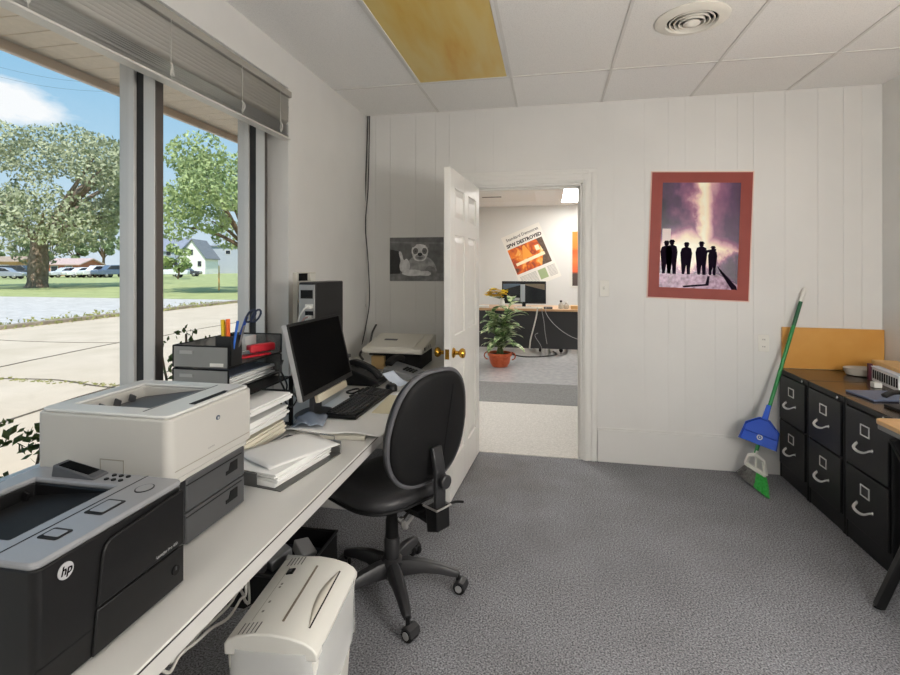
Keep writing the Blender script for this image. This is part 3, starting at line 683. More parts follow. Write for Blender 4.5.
# ------------------------------------------------------------------ monitor (screen faces the chair, leaning back)
MO=thing('monitor','black flat computer monitor leaning back on the desk behind the keyboard','monitor',(-1.08,2.10,D))
my0,my1=1.852,2.36; nb=Vector((-.973,0,.872)); up=Vector((-.076,0,.318)).normalized(); nrm=Vector((up.z,0,-up.x)); hh=.318
F=lambda u,v,w: tuple(nb+Vector((0,1,0))*(my0-0+u)+up*v+nrm*w)
W_=my1-my0
b=B(); b.prism(rrect(0,W_,0,hh,.006),F,-.022,0); b.build('housing', mat('silver_back',(168,168,168),.4), MO, bevel=.002)
b=B()
for u0,u1,v0,v1 in ((0,W_,0,.020),(0,W_,hh-.012,hh),(0,.012,.02,hh-.012),(W_-.012,W_,.02,hh-.012)): b.prism([(u0,v0),(u1,v0),(u1,v1),(u0,v1)],F,.0,.004)
b.build('bezel', black_m, MO, bevel=.001)
b=B(); b.prism([(.012,.02),(W_-.012,.02),(W_-.012,hh-.012),(.012,hh-.012)],F,0,.0018); b.build('screen', gloss_black, MO, smooth=False)
b=B(); b.prism(rrect(.12,.42,-.036,-.004,.006),F,-.012,.006); b.build('speaker_bar', mat('cream_bar',(206,198,176),.5), MO, bevel=.002)
b=B(); b.bar([(-1.055,2.13,D+.012),(-1.055,2.13,D+.10),(-1.035,2.13,.97)],.08,.025,up=(1,0,0)); b.build('stand_neck', dkgrey_m, MO, bevel=.004)
b=B(); b.prism(squirc(.075,.10,2.6,32),lambda u,v,w:(-1.063+u,2.13+v,w),D+.004,D+.014); b.build('stand_base', dkgrey_m, MO, bevel=.003)
# clear crumpled plastic and document folder by the monitor foot
curled('plastic_sleeve','clear bluish plastic sleeve crumpled at the near foot of the monitor',-1.01,1.99,.3,.13,.16,lambda u,v:D+.018+.02*abs(sin(5*u+3*v))*(1-abs(2*u-1)**2),mat('blue_grey_film',(152,164,182),.2))
# ------------------------------------------------------------------ computer tower behind the monitor
T=thing('tower_stand','grey riser under the black computer tower','riser',(-1.24,2.58,D))
B().box(-1.33,-1.16,2.44,2.80,D+.001,D+.02).build('shelf', dkgrey_m, T, bevel=.002)
for y in (2.46,2.78): B().box(-1.32,-1.17,y-.012,y+.012,D+.02,D+.145).build('leg', dkgrey_m, T, bevel=.002)
B().box(-1.33,-1.16,2.44,2.80,D+.145,D+.165).build('platform', dkgrey_m, T, bevel=.002)
T=thing('computer_tower','slim black computer tower showing its cabled rear panel beside the window reveal','computer',(-1.25,2.62,D+.165))
zA,zB=D+.166,1.334
B().box(-1.302,-1.205,2.432,2.79,zA,zB).build('case', mat('case_black',(30,30,32),.5,bump=.1,bscale=150), T, bevel=.008, seg=3)
B().box(-1.298,-1.209,2.428,2.434,zA+.01,zB-.012).build('rear_panel', steel_m, T, bevel=.001)
B().box(-1.288,-1.219,2.4265,2.43,zB-.085,zB-.04).build('power_inlet', matte_black, T)
for i in range(7):
    z=zB-.125-i*.037
    pt=B().box(-1.262,-1.216,2.426,2.430,z-.011,z+.011).build('port_cover', matte_black if i%2 else white_m, T)
for i in range(4):
    z=zB-.13-.05*i
    q=B(); q.box(-1.25,-1.225,2.405,2.428,z-.008,z+.008); q.build('plug', white_m, T, bevel=.002)
    q=B(); q.tube(smooth_path([(-1.238,2.406,z),(-1.245,2.375,z-.01),(-1.268,2.37,z-.06),(-1.285+.004*i,2.385,max(z-.16,D+.06)),(-1.36,2.42+.01*i,D+.012)],5),.0045,6); q.build('cable', [wcable_m,mat('pink_cable',(176,140,136),.5),wcable_m,mat('grey_cable',(120,122,128),.5)][i], T)
# ------------------------------------------------------------------ paper organiser with the mesh trays on top
O=thing('paper_organizer','black wire paper sorter with three shelves of papers under the mesh trays','paper sorter',(-1.25,1.84,D))
ox0,ox1,oy0,oy1,oz=-1.41,-1.09,1.53,1.97,.948
b=B()
for x in (ox0,ox1):
    for y in (oy0,oy1):
        post=B().box(x-.007,x+.007,y-.007,y+.007,D+.001,oz); post.build('post', matte_black, O)
for z in (D+.012,D+.082,D+.150,oz-.004): B().box(ox0,ox1,oy0,oy1,z-.004,z+.003).build('shelf', matte_black, O)
gp='papers in the black wire sorter'
i=0
for z,n,lab in ((D+.016,7,'cream paper pile sticking out of the lowest sorter shelf'),(D+.086,6,'white paper pile sticking out of the middle sorter shelf'),(D+.154,4,'white sheets sticking out of the topmost sorter shelf')):
    paper_stack('paper_pile',lab,-1.19+.012*i,1.70,.02-.02*i,.30,.27,z,n,.0075,m=paper2_m if i==0 else paper_m,jit=.007); i+=1
LT2=[]
for k,(z,lab) in enumerate(((.9485,'lower silver mesh letter tray stacked on the paper sorter'),(1.036,'upper silver mesh letter tray stacked on the paper sorter'))):
    t=thing('letter_tray',lab,'letter tray',(-1.285,1.84,z),0,'mesh letter trays on the sorter')
    tx0,tx1,ty0,ty1,h=-1.402,-1.168,1.655,2.025,.082
    sm=mat('tray_mesh%d'%k,(150,150,147),.45,.3,trans=.12)
    B().box(tx0,tx1,ty0,ty1,z+.001,z+.005).build('base', mesh_m, t)
    B().box(tx0,tx1,ty0-.001,ty0+.003,z+.004,z+h).build('front_panel', sm, t)
    B().box(tx0,tx1,ty1-.003,ty1,z+.004,z+h-.001).build('back_panel', mat('tray_back%d'%k,(110,110,108),.4,.4,trans=.35), t)
    B().box(tx0,tx0+.003,ty0,ty1,z+.004,z+h-.001).build('side_panel', mesh_m, t)
    r_=B()
    for a,c in (((tx0,ty0),(tx1,ty0)),((tx0,ty1),(tx1,ty1)),((tx0,ty0),(tx0,ty1))): r_.tube([(a[0],a[1],z+h),(c[0],c[1],z+h)],.003,6)
    for a in ((tx0,ty0),(tx1,ty0),(tx0,ty1),(tx1,ty1)): r_.tube([(a[0],a[1],z+.001),(a[0],a[1],z+h)],.0035,6)
    r_.tube([(tx1,ty0,z+.003),(tx1,ty1,z+.003)],.0035,6)
    r_.build('rim', matte_black, t)
    q=B(); q.box(tx0+.03,tx0+.085,ty0-.004,ty0-.0005,z+.052,z+.064); q.build('label_holder', steel_m, t); q=B(); q.box(tx1-.075,tx1-.02,ty0-.004,ty0-.0005,z+.008,z+.02); q.build('label_card', white_m, t)
paper_stack('tray_papers','white papers and a folder lying in the lower mesh letter tray',-1.29,1.845,.02,.18,.32,.9545,6,.006,jit=.012)
tag(B().prism(rrect(-.09,.085,-.15,.15,.004),rot_fr(-1.285,1.84,-.03),.9915,.995).build('blue_folder', mat('slate_folder',(104,112,128),.6)),'slate blue folder resting on the papers in the lower mesh tray','folder')
# things in the upper tray
t=thing('pen_cup','black mesh pen cup standing in the upper mesh letter tray','pen cup',(-1.20,1.705,1.042))
q=B(); q.box(-1.235,-1.168,1.672,1.738,1.0425,1.046); 
for a in ((-1.235,-1.168,1.672,1.675),(-1.235,-1.168,1.735,1.738),(-1.235,-1.232,1.675,1.735),(-1.171,-1.168,1.675,1.735)): q.box(*a,1.046,1.155)
q.build('cup', mat('cup_mesh',(38,38,38),.5,.3), t)
def pen(lab,x,y,dx,dy,ztop,c,r=.0045,tipc=None):
    p=thing('pen',lab,'pen',(x,y,1.047))
    a=Vector((x,y,1.049)); e=Vector((x+dx,y+dy,ztop)); m1=a.lerp(e,.12); 
    B().tube([a,m1],[.0012,r],8).build('tip', tipc or steel_m, p)
    B().tube([m1,e],r,8).build('barrel', mat('pen_paint',c,.4), p)
pen('yellow highlighter standing in the black mesh pen cup',-1.213,1.693,-.006,.0,1.215,(228,196,40),.008)
pen('orange highlighter standing in the black mesh pen cup',-1.193,1.69,-.002,.0,1.218,(232,104,40),.008)
pen('yellow pencil at the back of the pen cup',-1.222,1.72,-.004,.002,1.205,(226,170,50),.004)
pen('blue pen leaning right in the black mesh pen cup',-1.20,1.715,.045,.035,1.222,(36,80,170),.006)
pen('second blue pen leaning right beside the scissors in the cup',-1.183,1.690,.03,.0,1.212,(44,100,190),.005)
# scissors with dark handles
p=thing('scissors','scissors with dark loop handles leaning in the pen cup','scissors',(-1.185,1.725,1.047))
B().bar([(-1.185,1.722,1.05),(-1.15,1.728,1.19)],.014,.003).build('blade', steel_m, p)
for dx,dy in ((.0,.006),(.016,.016)):
    c=Vector((-1.132+dx,1.735+dy,1.226)); q=B(); q.tube([tuple(c+Vector((.013*cos(a)+.02*sin(a)*.6,.006*cos(a),.024*sin(a)))) for a in [2*pi*i/14 for i in range(15)]],.0042,6); q.build('handle', mat('navy_plastic',(30,38,60),.4), p)
# tape dispenser, box and red stapler in the tray
p=thing('tape_dispenser','grey tape dispenser lying in the upper mesh letter tray','tape dispenser',(-1.32,1.72,1.042))
B().prism([(0,0),(.12,0),(.12,.025),(.09,.03),(.055,.062),(.02,.05),(0,.03)],lambda u,v,w:(-1.385+u,1.70+w,1.043+v),0,.03).build('body', mat('tape_grey',(120,122,124),.3), p, bevel=.004)
B().lathe([(.026,-.01),(.026,.01),(.014,.01),(.014,-.01)],(-1.33,1.715,1.083),'Y',24).build('tape_roll', mat('tape_clear',(190,192,188),.25), p)
tag(B().box(-1.34,-1.26,1.90,1.98,1.043,1.12).build('card_box', mat('card_grey',(196,196,194),.6), bevel=.002),'small pale card box at the back of the upper mesh tray','box')
p=thing('stapler','red and silver stapler lying across the upper mesh letter tray','stapler',(-1.20,1.87,1.046))
sv=rot_fr(-1.215,1.865,1.15)
B().prism(rrect(-.09,.09,-.016,.016,.006),sv,1.043,1.052).build('base', red_m, p, bevel=.002)
B().prism(rrect(-.10,.02,-.012,.012,.004),sv,1.056,1.074).build('magazine', chrome_m, p, bevel=.002)
b=B(); b.prism(rrect(-.01,.11,-.018,.018,.008),sv,1.060,1.092); b.build('lever', red_m, p, bevel=.006)
tag(B().tube([(-1.385,1.78,1.049),(-1.30,1.88,1.049)],.005,8).build('marker_pen', matte_black),'black marker lying in the upper mesh tray in front of the stapler','marker')
# loose cables between organiser and monitor
for k,(pts,lab) in enumerate((([(281,372),(287,385),(284,398),(291,407),(297,398),(289,390)],'tangled black cable hanging beside the paper sorter post'),([(283,360),(279,376),(285,392),(281,404),(288,414)],'black lead dropping behind the near edge of the monitor'))):
    P_=[on_x(x,y,-1.075+.012*k) for x,y in pts]
    for q in P_: q.z=max(q.z,D+.007)
    tag(B().tube(smooth_path(P_,5),.004,6).build('loose_cable', cable_m),lab,'cable')
# ------------------------------------------------------------------ phones and papers beyond the monitor
p=thing('desk_phone','black desk telephone with grey keypad right of the monitor','telephone',(-1.05,2.79,D),0)
def ph(cx,cy,a,s=1): 
    f=rot_fr(cx,cy,a); return f
f=ph(-1.048,2.788,.0)
b=B(); b.hexa([f(-.10,-.10,D+.002),f(.10,-.10,D+.002),f(.10,.10,D+.002),f(-.10,.10,D+.002)],[f(-.10,-.10,D+.105),f(.10,-.10,D+.03),f(.10,.10,D+.03),f(-.10,.10,D+.105)]); b.build('base', black_m, p, bevel=.006)
tl=atan2(.075,.2)
for r in range(5):
    for c in range(4): B().obox(f(-.01+.022*r,.0+.02*c,D+.105-(.09+.022*r)*.375+.003),(.013,.013,.006),(0,tl,.0)).build('key', mat('phone_key',(150,150,146),.5) if (r==0 and c==0) else bpy.data.materials['phone_key'], p, bevel=.001)
b=B(); b.bar(smooth_path([f(-.09,-.075,D+.12),f(-.05,-.075,D+.135),f(.05,-.075,D+.098),f(.10,-.075,D+.05)],4),.045,.03); b.build('handset', black_m, p, bevel=.008)
b=B(); b.obox(f(-.075,.04,D+.108),(.04,.09,.008),(0,tl,.0)); b.build('display', mat('lcd_grey',(96,104,98),.25), p)
q=B(); 
cp=[]
for i in range(80):
    a=i*.9; s_=i/79; c=Vector(f(.10-.02*s_,-.08-.16*s_,D+.012+.006*sin(s_*3))); cp.append(c+Vector((.008*cos(a),.0,.008*sin(a)+.001)))
q.tube(cp,.0022,5); q.build('coiled_cord', cable_m, p)
p=thing('desk_phone','silver and black telephone lying behind the keyboard under curled paper','telephone',(-.895,3.005,D))
f=ph(-.895,3.005,-.12)
b=B(); b.hexa([f(-.10,-.115,D+.002),f(.10,-.115,D+.002),f(.10,.115,D+.002),f(-.10,.115,D+.002)],[f(-.09,-.105,D+.07),f(.10,-.105,D+.025),f(.10,.105,D+.025),f(-.09,.105,D+.07)]); b.build('base', mat('phone_silver',(112,114,116),.35), p, bevel=.008)
b=B(); b.bar(smooth_path([f(-.06,-.10,D+.088),f(-.055,-.03,D+.108),f(-.05,.04,D+.108),f(-.05,.085,D+.088)],4),.05,.03,up=(0,0,1)); b.build('handset', matte_black, p, bevel=.01)
for r in range(4):
    for c in range(3): B().obox(f(.015+.02*r,-.03+.028*c,D+.07-(.105+.02*r)*.237+.004),(.013,.018,.006),(0,.23,-.12)).build('key', matte_black, p, bevel=.001)
curled('curled_paper','pale blue paper curling up in front of the silver telephone',-.875,2.79,-.3,.12,.11,lambda u,v:D+.004+.06*(1-u)**2,mat('blue_white_paper',(206,216,232),.7))
curled('paper_note','small white note on the desk behind the speaker bar',-1.03,2.52,.2,.14,.2,lambda u,v:D+.003+.001*u)
q=B(); q.tube(smooth_path([(-1.02,2.44,D+.010),(-.99,2.50,D+.012),(-1.03,2.58,D+.014),(-1.06,2.50,D+.016),(-1.01,2.46,D+.02),(-.99,2.56,D+.022)],6),.005,6)
tag(q.build('coiled_cable', cable_m),'coiled black cable lying between the keyboard and the telephone','cable')
# ------------------------------------------------------------------ multifunction printer in the corner
p=thing('fax_machine','beige fax printer on a black base in the far corner of the desk','fax machine',(-1.0,3.32,D))
fx0,fx1,fy0,fy1=-1.22,-.805,3.12,3.52
B().box(fx0+.12,fx1-.03,fy0+.08,fy1,D+.001,.845).build('lower_body', matte_black, p, bevel=.008)
B().box(fx0+.02,fx1-.06,fy0+.09,fy0+.30,D+.085,D+.097).build('paper_support', black_m, p, bevel=.002)
B().box(fx0+.05,fx0+.14,fy0+.05,fy0+.12,D+.001,D+.085).build('carton', mat('card_brown',(176,148,100),.7), p)
b=B(); b.hexa([(fx0,fy0,.848),(fx1,fy0,.848),(fx1,fy1,.848),(fx0,fy1,.848)],[(fx0,fy0,.880),(fx1,fy0,.880),(fx1,fy1,.932),(fx0,fy1,.932)]); b.build('scanner_body', mat('fax_beige',(196,193,182),.45), p, bevel=.01, seg=3)
b=B(); b.hexa([(fx0+.04,fy0+.02,.880),(fx1-.07,fy0+.02,.880),(fx1-.07,fy1-.04,.922),(fx0+.04,fy1-.04,.922)],[(fx0+.04,fy0+.02,.888),(fx1-.07,fy0+.02,.888),(fx1-.07,fy1-.04,.932),(fx0+.04,fy1-.04,.932)]); b.build('lid', mat('fax_lid',(202,199,189),.45), p, bevel=.002)
b=B(); b.obox((fx0+.14,fy0+.20,.910),(.09,.03,.008),(.13,0,0)); b.build('lid_grip', dkgrey_m, p)
for i in range(4): B().box(fx1-.001,fx1+.002,fy0+.05+.05*i,fy0+.075+.05*i,.866,.886).build('button', mat('fax_button',(150,148,142),.5) if i else matte_black, p)
for dx in (0,): pass
q=B(); q.tube(smooth_path([(-1.34,3.74,.96),(-1.30,3.55,.93),(-1.25,3.35,.875),(-1.26,3.2,.83),(-1.23,3.18,.79)],6),.008,8); tag(q.build('power_cable', cable_m),'thick black cable bunched behind the fax printer','cable')
B_=None
# ------------------------------------------------------------------ office chair
HB=(-.675,2.085); CR=radians(58)
C_=thing('office_chair','black swivel office chair with its back to the camera at the desk','office chair',(HB[0],HB[1],0),CR)
vin=mat('chair_vinyl',(44,44,46),.4,bump=.12,bscale=120,spec=.35); shell=mat('chair_shell',(16,16,17),.6,bump=.1,bscale=200,spec=.25); piping=mat('chair_grey_rim',(84,84,88),.5)
plast=mat('chair_base_plastic',(42,42,44),.4)
for k in range(5):
    a=radians(-118+72*k); d=Vector((cos(a),sin(a),0)); sd=Vector((-sin(a),cos(a),0))
    rs=[.02,.07,.14,.21,.262,.290]; zs=[.118,.122,.120,.107,.090,.080]; ws=[.058,.058,.052,.045,.038,.026]; hs=[.06,.055,.042,.034,.028,.022]
    secs=[[(-w/2,-h*.6),(w/2,-h*.6),(w/2*.95,h*.1),(w/2*.55,h*.5),(-w/2*.55,h*.5),(-w/2*.95,h*.1)] for w,h in zip(ws,hs)]
    B().sweep([tuple(d*r+Vector((0,0,z))) for r,z in zip(rs,zs)],secs).build('base_leg', plast, C_, bevel=.003, local=True)
    ca=a+[.6,-.4,.9,.2,-.8][k]; cd=Vector((cos(ca),sin(ca),0)); cs=Vector((-sin(ca),cos(ca),0)); c0=d*.287
    q=B()
    q.tube([tuple(c0+Vector((0,0,.035))),tuple(c0+Vector((0,0,.082)))],.008,8)
    for s_ in (-1,1):
        cc=c0+cd*.012+cs*(s_*.014)+Vector((0,0,.0275))
        q.lathe([(.006,-.011),(.024,-.011),(.0275,-.006),(.0275,.006),(.024,.010),(.006,.011)],tuple(cc),(Vector((cd.x,cd.y,0)),Vector((0,0,1)),cs),18)
    cw=q.build('caster', [matte_black], C_, local=True)
    qq=B(); qq.prism([(-.022,.0),(-.02,.02),(0,.03),(.022,.024),(.03,.0),(.022,.0),(.016,.016),(0,.021),(-.012,.014),(-.015,0)],lambda u,v,w:tuple(c0+cd*(.012+u)+cs*w+Vector((0,0,.0275+v+.001))),-.026,.026)
    qq.build('caster_hood', plast, cw, local=True)
    q=B()
    for s_ in (-1,1): q.lathe([(.015,0),(.015,.002)],tuple(c0+cd*.012+cs*(s_*.0255)+Vector((0,0,.0275))),(Vector((cd.x,cd.y,0)),Vector((0,0,1)),cs*s_),16)
    q.build('caster_cap', mat('caster_cap_grey',(150,150,150),.4) if k==0 else bpy.data.materials['caster_cap_grey'], cw, local=True)
B().lathe([(.03,.075),(.046,.08),(.05,.10),(.05,.145),(.036,.155)],(0,0,0),n=24).build('base_hub', plast, C_, local=True)
B().lathe([(.033,.15),(.034,.235),(.031,.24),(.031,.245)],(0,0,0),n=24).build('column_sleeve', mat('sleeve_black',(34,34,36),.45), C_, local=True)
B().lathe([(.0285,.245),(.027,.32),(.024,.325),(.0225,.44)],(0,0,0),n=24).build('gas_column', matte_black, C_, local=True)
# seat
n=44; rings=[(.55,.432,0),(.86,.434,0),(.965,.448,0),(1.0,.468,0),(.995,.485,0),(.95,.502,0),(.80,.512,0),(.5,.511,0),(.15,.509,0)]
vs=[];fs=[]
for s_,z,_ in rings:
    for x,y in squirc(.245*s_,.235*s_,3.2,n):
        yy=y; dz=-.030*max(0,(yy-.10)/.135)**2
        vs.append((x,yy+.045,z+dz))
for i in range(len(rings)-1):
    for j in range(n): fs.append((i*n+j,i*n+(j+1)%n,(i+1)*n+(j+1)%n,(i+1)*n+j))
fs.append(tuple(reversed(range(n)))); fs.append(tuple((len(rings)-1)*n+j for j in range(n)))
B().add(vs,fs).build('seat', vin, C_, local=True, angle=70)
q=B(); q.tube([(x,y+.045,.456-.030*max(0,(y-.10)/.135)**2) for x,y in squirc(.2465,.2365,3.2,n)+[squirc(.2465,.2365,3.2,n)[0]]],.0055,6); q.build('seat_piping', shell, C_, local=True)
q=B(); q.box(-.08,.08,-.12,.12,.412,.434); q.box(-.035,.035,-.20,.0,.402,.424); q.build('tilt_mechanism', matte_black, C_, local=True, bevel=.004)
# backrest
BW,BH=.214,.238; bz=.772; tilt=radians(9)
def bp(x,v,w):   # x across, v up from centre, w behind (local -y)
    y=-.235 - w + .42*x*x - v*sin(tilt)*.9
    return (x, y, bz+v*cos(tilt)+w*sin(tilt)*.5)
def outline(s_,n=56):
    out=[]
    for x,y in squirc(BW*s_,BH*s_,2.9,n):
        k=1-.16*max(0,(y/BH))-.10*max(0,(-y/BH))**2
        out.append((x*k,y))
    return out
def shellmesh(rings):
    vs=[];fs=[];n=56
    for s_,w in rings: vs+= [bp(x,y,w) for x,y in outline(s_,n)]
    for i in range(len(rings)-1):
        for j in range(n): fs.append((i*n+j,i*n+(j+1)%n,(i+1)*n+(j+1)%n,(i+1)*n+j))
    fs.append(tuple(reversed(range(n)))); fs.append(tuple((len(rings)-1)*n+j for j in range(n)))
    return B().add(vs,fs)
shellmesh([(.2,-.046),(.5,-.046),(.8,-.042),(.93,-.032),(.99,-.014),(1.0,.004),(.985,.012)]).build('backrest', vin, C_, local=True, angle=75)
shellmesh([(.955,.010),(.965,.018),(.945,.028),(.85,.034),(.5,.036),(.15,.036)]).build('back_shell', shell, C_, local=True, angle=75)
q=B(); o=outline(.985); o.append(o[0]); q.tube([bp(x,y,.012) for x,y in o],.010,8); q.build('grey_rim', piping, C_, local=True)
# vertical seam on the shell
q=B(); q.tube([bp(.07+.01*sin(v*6),v,.0365) for v in [-.15+.02*i for i in range(17)]],.002,5); q.build('shell_seam', matte_black, C_, local=True)
# support bar
q=B(); q.bar([(0,-.268,.70),(0,-.288,.62),(0,-.292,.52),(0,-.290,.43)],.052,.02,up=(0,-1,0)); q.build('back_bar', plast, C_, local=True, bevel=.004)
q=B(); q.hexa([(-.036,-.315,.385),(.036,-.315,.385),(.036,-.255,.365),(-.036,-.255,.365)],[(-.036,-.312,.468),(.036,-.312,.468),(.036,-.245,.468),(-.036,-.245,.468)]); q.build('bar_housing', shell, C_, local=True, bevel=.006)
q=B(); q.bar([(0,-.26,.40),(0,-.17,.412),(0,-.08,.42)],.055,.018); q.build('support_arm', matte_black, C_, local=True, bevel=.003)
q=B(); q.tube([(-.04,-.315,.47),(.04,-.315,.47)],.004,6); q.tube([(-.04,-.315,.47),(-.04,-.24,.47)],.004,6); q.tube([(.04,-.315,.47),(.04,-.24,.47)],.004,6); q.build('clamp_ring', steel_m, C_, local=True)
q=B(); q.lathe([(.012,0),(.012,.012),(.026,.014),(.027,.03),(.022,.034)],(0,-.30,.575),(Vector((1,0,0)),Vector((0,0,1)),Vector((0,-1,0))),18); q.build('height_knob', plast, C_, local=True)
q=B(); q.tube(smooth_path([(.03,-.28,.452),(.09,-.29,.455),(.13,-.30,.445)],4),.005,6); q.build('tilt_lever', matte_black, C_, local=True)
for i,(x,y) in enumerate(((-.045,-.16),(-.06,-.20))):
    q=B(); q.tube([(x,y,.418),(x-.05,y-.02,.412)],.006,8); q.lathe([(.008,0),(.015,.004),(.015,.014),(.009,.018)],(x-.05,y-.02,.412),(Vector((0,1,0)),Vector((0,0,1)),Vector((-1,0,0))),14); q.build('adjuster', steel_m if i else chrome_m, C_, local=True)
# ------------------------------------------------------------------ paper shredder
SR=radians(5.3)
S_=thing('paper_shredder','cream paper shredder with an arched top standing in front of the desk','shredder',(-.722,1.346,0),SR)
RS=rot_fr(-.722,1.346,SR); hl=.1775
b=B()
def taper(z,sx,sy): return [(-.112*sx,-.165*sy,z),(.112*sx,-.165*sy,z),(.112*sx,.165*sy,z),(-.112*sx,.165*sy,z)]
b.hexa(taper(.002,.86,.9),taper(.409,1.09,1.05)); b.build('bin', offw_m, S_, local=True, bevel=.012, seg=3)
prof=[(-.125,.408),(-.126,.436),(-.118,.448),(-.092,.458),(-.05,.466),(0,.469),(.05,.464),(.09,.454),(.114,.440),(.125,.425),(.125,.408)]
b=B(); b.prism(prof,lambda u,v,w:(u,w,v),-hl,hl); b.build('head', mat('shredder_cream',(222,221,214),.4), S_, local=True, bevel=.004, seg=2)
def topz(u):
    for (a,za),(c,zc) in zip(prof[1:-1],prof[2:]):
        if a<=u<=c: return za+(zc-za)*(u-a)/(c-a)
    return .45
def patch(name,u0,u1,v0,v1,m,h=.0012,n=4):
    q=B()
    for i in range(n):
        a=u0+(u1-u0)*i/n; c=u0+(u1-u0)*(i+1)/n
        q.hexa([(a,v0,topz(a)-.003),(c,v0,topz(c)-.003),(c,v1,topz(c)-.003),(a,v1,topz(a)-.003)],[(a,v0,topz(a)+h),(c,v0,topz(c)+h),(c,v1,topz(c)+h),(a,v1,topz(a)+h)])
    return q.build(name, m, S_, local=True, smooth=False)
patch('paper_slot',.008,.014,-.125,.125,mat('slot_brown',(118,110,96),.6))
def scoop():
    q=B(); vs=[];n=16
    for i in range(n+1):
        t_=i/n; v=-.125+.25*t_; w=.022*sin(pi*t_)
        vs+= [(.083,v,topz(.083)+.0014),(.083-w,v,topz(.083-w)+.0014)]
    q.add(vs,[(2*i,2*i+1,2*i+3,2*i+2) for i in range(n)]); return q
scoop().build('disc_scoop', mat('scoop_shade',(196,192,180),.45), S_, local=True, fix=False, solid=.001)
patch('disc_slot',.082,.0865,-.125,.125,matte_black)
for sgn in (-1,1):
    for i in range(5): patch('vent_line',-.092+.0115*i,-.0895+.0115*i,sgn*.150-.020,sgn*.150+.020,dkgrey_m,.0008,1)
patch('mode_switch',-.073,-.052,.080,.105,matte_black,.004,2); patch('switch_cap',-.068,-.060,.086,.10,dkgrey_m,.006,1)
for v in (.03,.015,-.05,-.09): patch('indicator',-.067,-.061,v,v+.007,mat('ind_grey',(130,128,122),.5) if v>.02 else bpy.data.materials['ind_grey'],.001,1)
patch('label_line',-.0785,-.0772,-.12,.12,mat('seam_line',(160,156,146),.5),.0006,1)
# clear liner bag folded over the bin
bagm=mat('clear_bag',(232,234,236),.18,trans=.55)
q=B(); n=60; vs=[];fs=[]; lv=7
for k in range(lv):
    z=.426-k*.030
    for i,(x,y) in enumerate(squirc(.1285,.1805,7,n)):
        w=1+ (.003+.03*k/lv)*abs(sin(i*1.9+k*.9))+ .02*(k/lv)*mnoise.noise(Vector((x*20,y*20,k*.8)))
        zz=z+ (k/lv)*.028*sin(i*.7)+ (.05*(k/lv)*max(0,-y/.17)) if y>0 else z+(k/lv)*.03*sin(i*.55)
        vs.append((x*w,y*w,zz))
for k in range(lv-1):
    for j in range(n): fs.append((k*n+j,k*n+(j+1)%n,(k+1)*n+(j+1)%n,(k+1)*n+j))
q.add(vs,fs).build('liner_bag', bagm, S_, local=True, fix=False, angle=80)
B().prism(rrect(-.03,.03,.20,.30,.012),lambda u,v,w:(u,w,v),-.178,-.160).build('bin_window', mat('bin_grip',(190,188,180),.4), S_, local=True, bevel=.003)
# ------------------------------------------------------------------ under the desk
p=thing('power_supply_box','black plastic tub of adapters on the carpet under the desk','tub',(-1.15,2.02,0))
bx0,bx1,by0,by1=-1.32,-1.00,1.86,2.24
q=B(); q.box(bx0,bx1,by0,by1,.002,.012)
for a in ((bx0,bx1,by0,by0+.01),(bx0,bx1,by1-.01,by1),(bx0,bx0+.01,by0+.01,by1-.01),(bx1-.01,bx1,by0+.01,by1-.01)): q.box(*a,.012,.15)
q.build('tub', matte_black, p)
r_=B(); r_.tube([(bx0,by0,.15),(bx1,by0,.15),(bx1,by1,.15),(bx0,by1,.15),(bx0,by0,.15)],.008,6); r_.build('rim', black_m, p)
g='adapters in the black tub'
for i,(x,y,z,a,c) in enumerate(((-1.08,1.96,.125,.3,(168,168,166)),(-1.20,2.05,.115,-.4,(120,122,124)),(-1.10,2.11,.12,.9,(150,150,150)),(-1.245,1.93,.11,.0,(60,60,62)))):
    q=B(); q.obox((x,y,z),(.07,.11,.05),(.2,.15,a))
    tag(q.build('power_adapter', mat('adapter%d'%i,c,.4), bevel=.006),['pale silver power adapter nearest the rim of the black tub','grey power adapter in the middle of the black tub','light grey power adapter at the far end of the black tub','dark power adapter at the back of the black tub'][i],'adapter',g)
tag(B().box(-1.30,-1.02,1.88,2.22,.0135,.075).build('folded_cloth', mat('dark_cloth',(44,46,54),.9)),'dark folded cloth filling the bottom of the black tub','cloth')
for k,(pts,X,lab) in enumerate(((  [(243,578),(236,590),(222,606),(205,625),(186,640),(172,655),(163,668)],-.90,'white cable sagging nearest the desk edge underneath'),
        ([(246,584),(240,600),(228,618),(212,628),(196,642),(180,655),(170,672),(160,669)],-.93,'white cable with the lowest loop under the desk'),
        ([(249,590),(246,602),(240,590),(230,604),(214,620),(200,632),(188,648),(170,663)],-.97,'off-white cable crossing behind the others under the desk'),
        ([(262,600),(240,612),(222,622),(205,634),(190,650)],-1.0,'thin grey cable trailing under the desk beside the shredder'))):
    P_=[on_x(x,y,X) for x,y in pts]
    if k<3: P_=[Vector((X-.12,P_[0].y+.12,.64))]+P_
    tag(B().tube(smooth_path(P_,5),.0042 if k<3 else .003,6).build('hanging_cable', wcable_m if k<3 else mat('grey_lead',(110,110,108),.5)),lab,'cable','white cables under the desk')
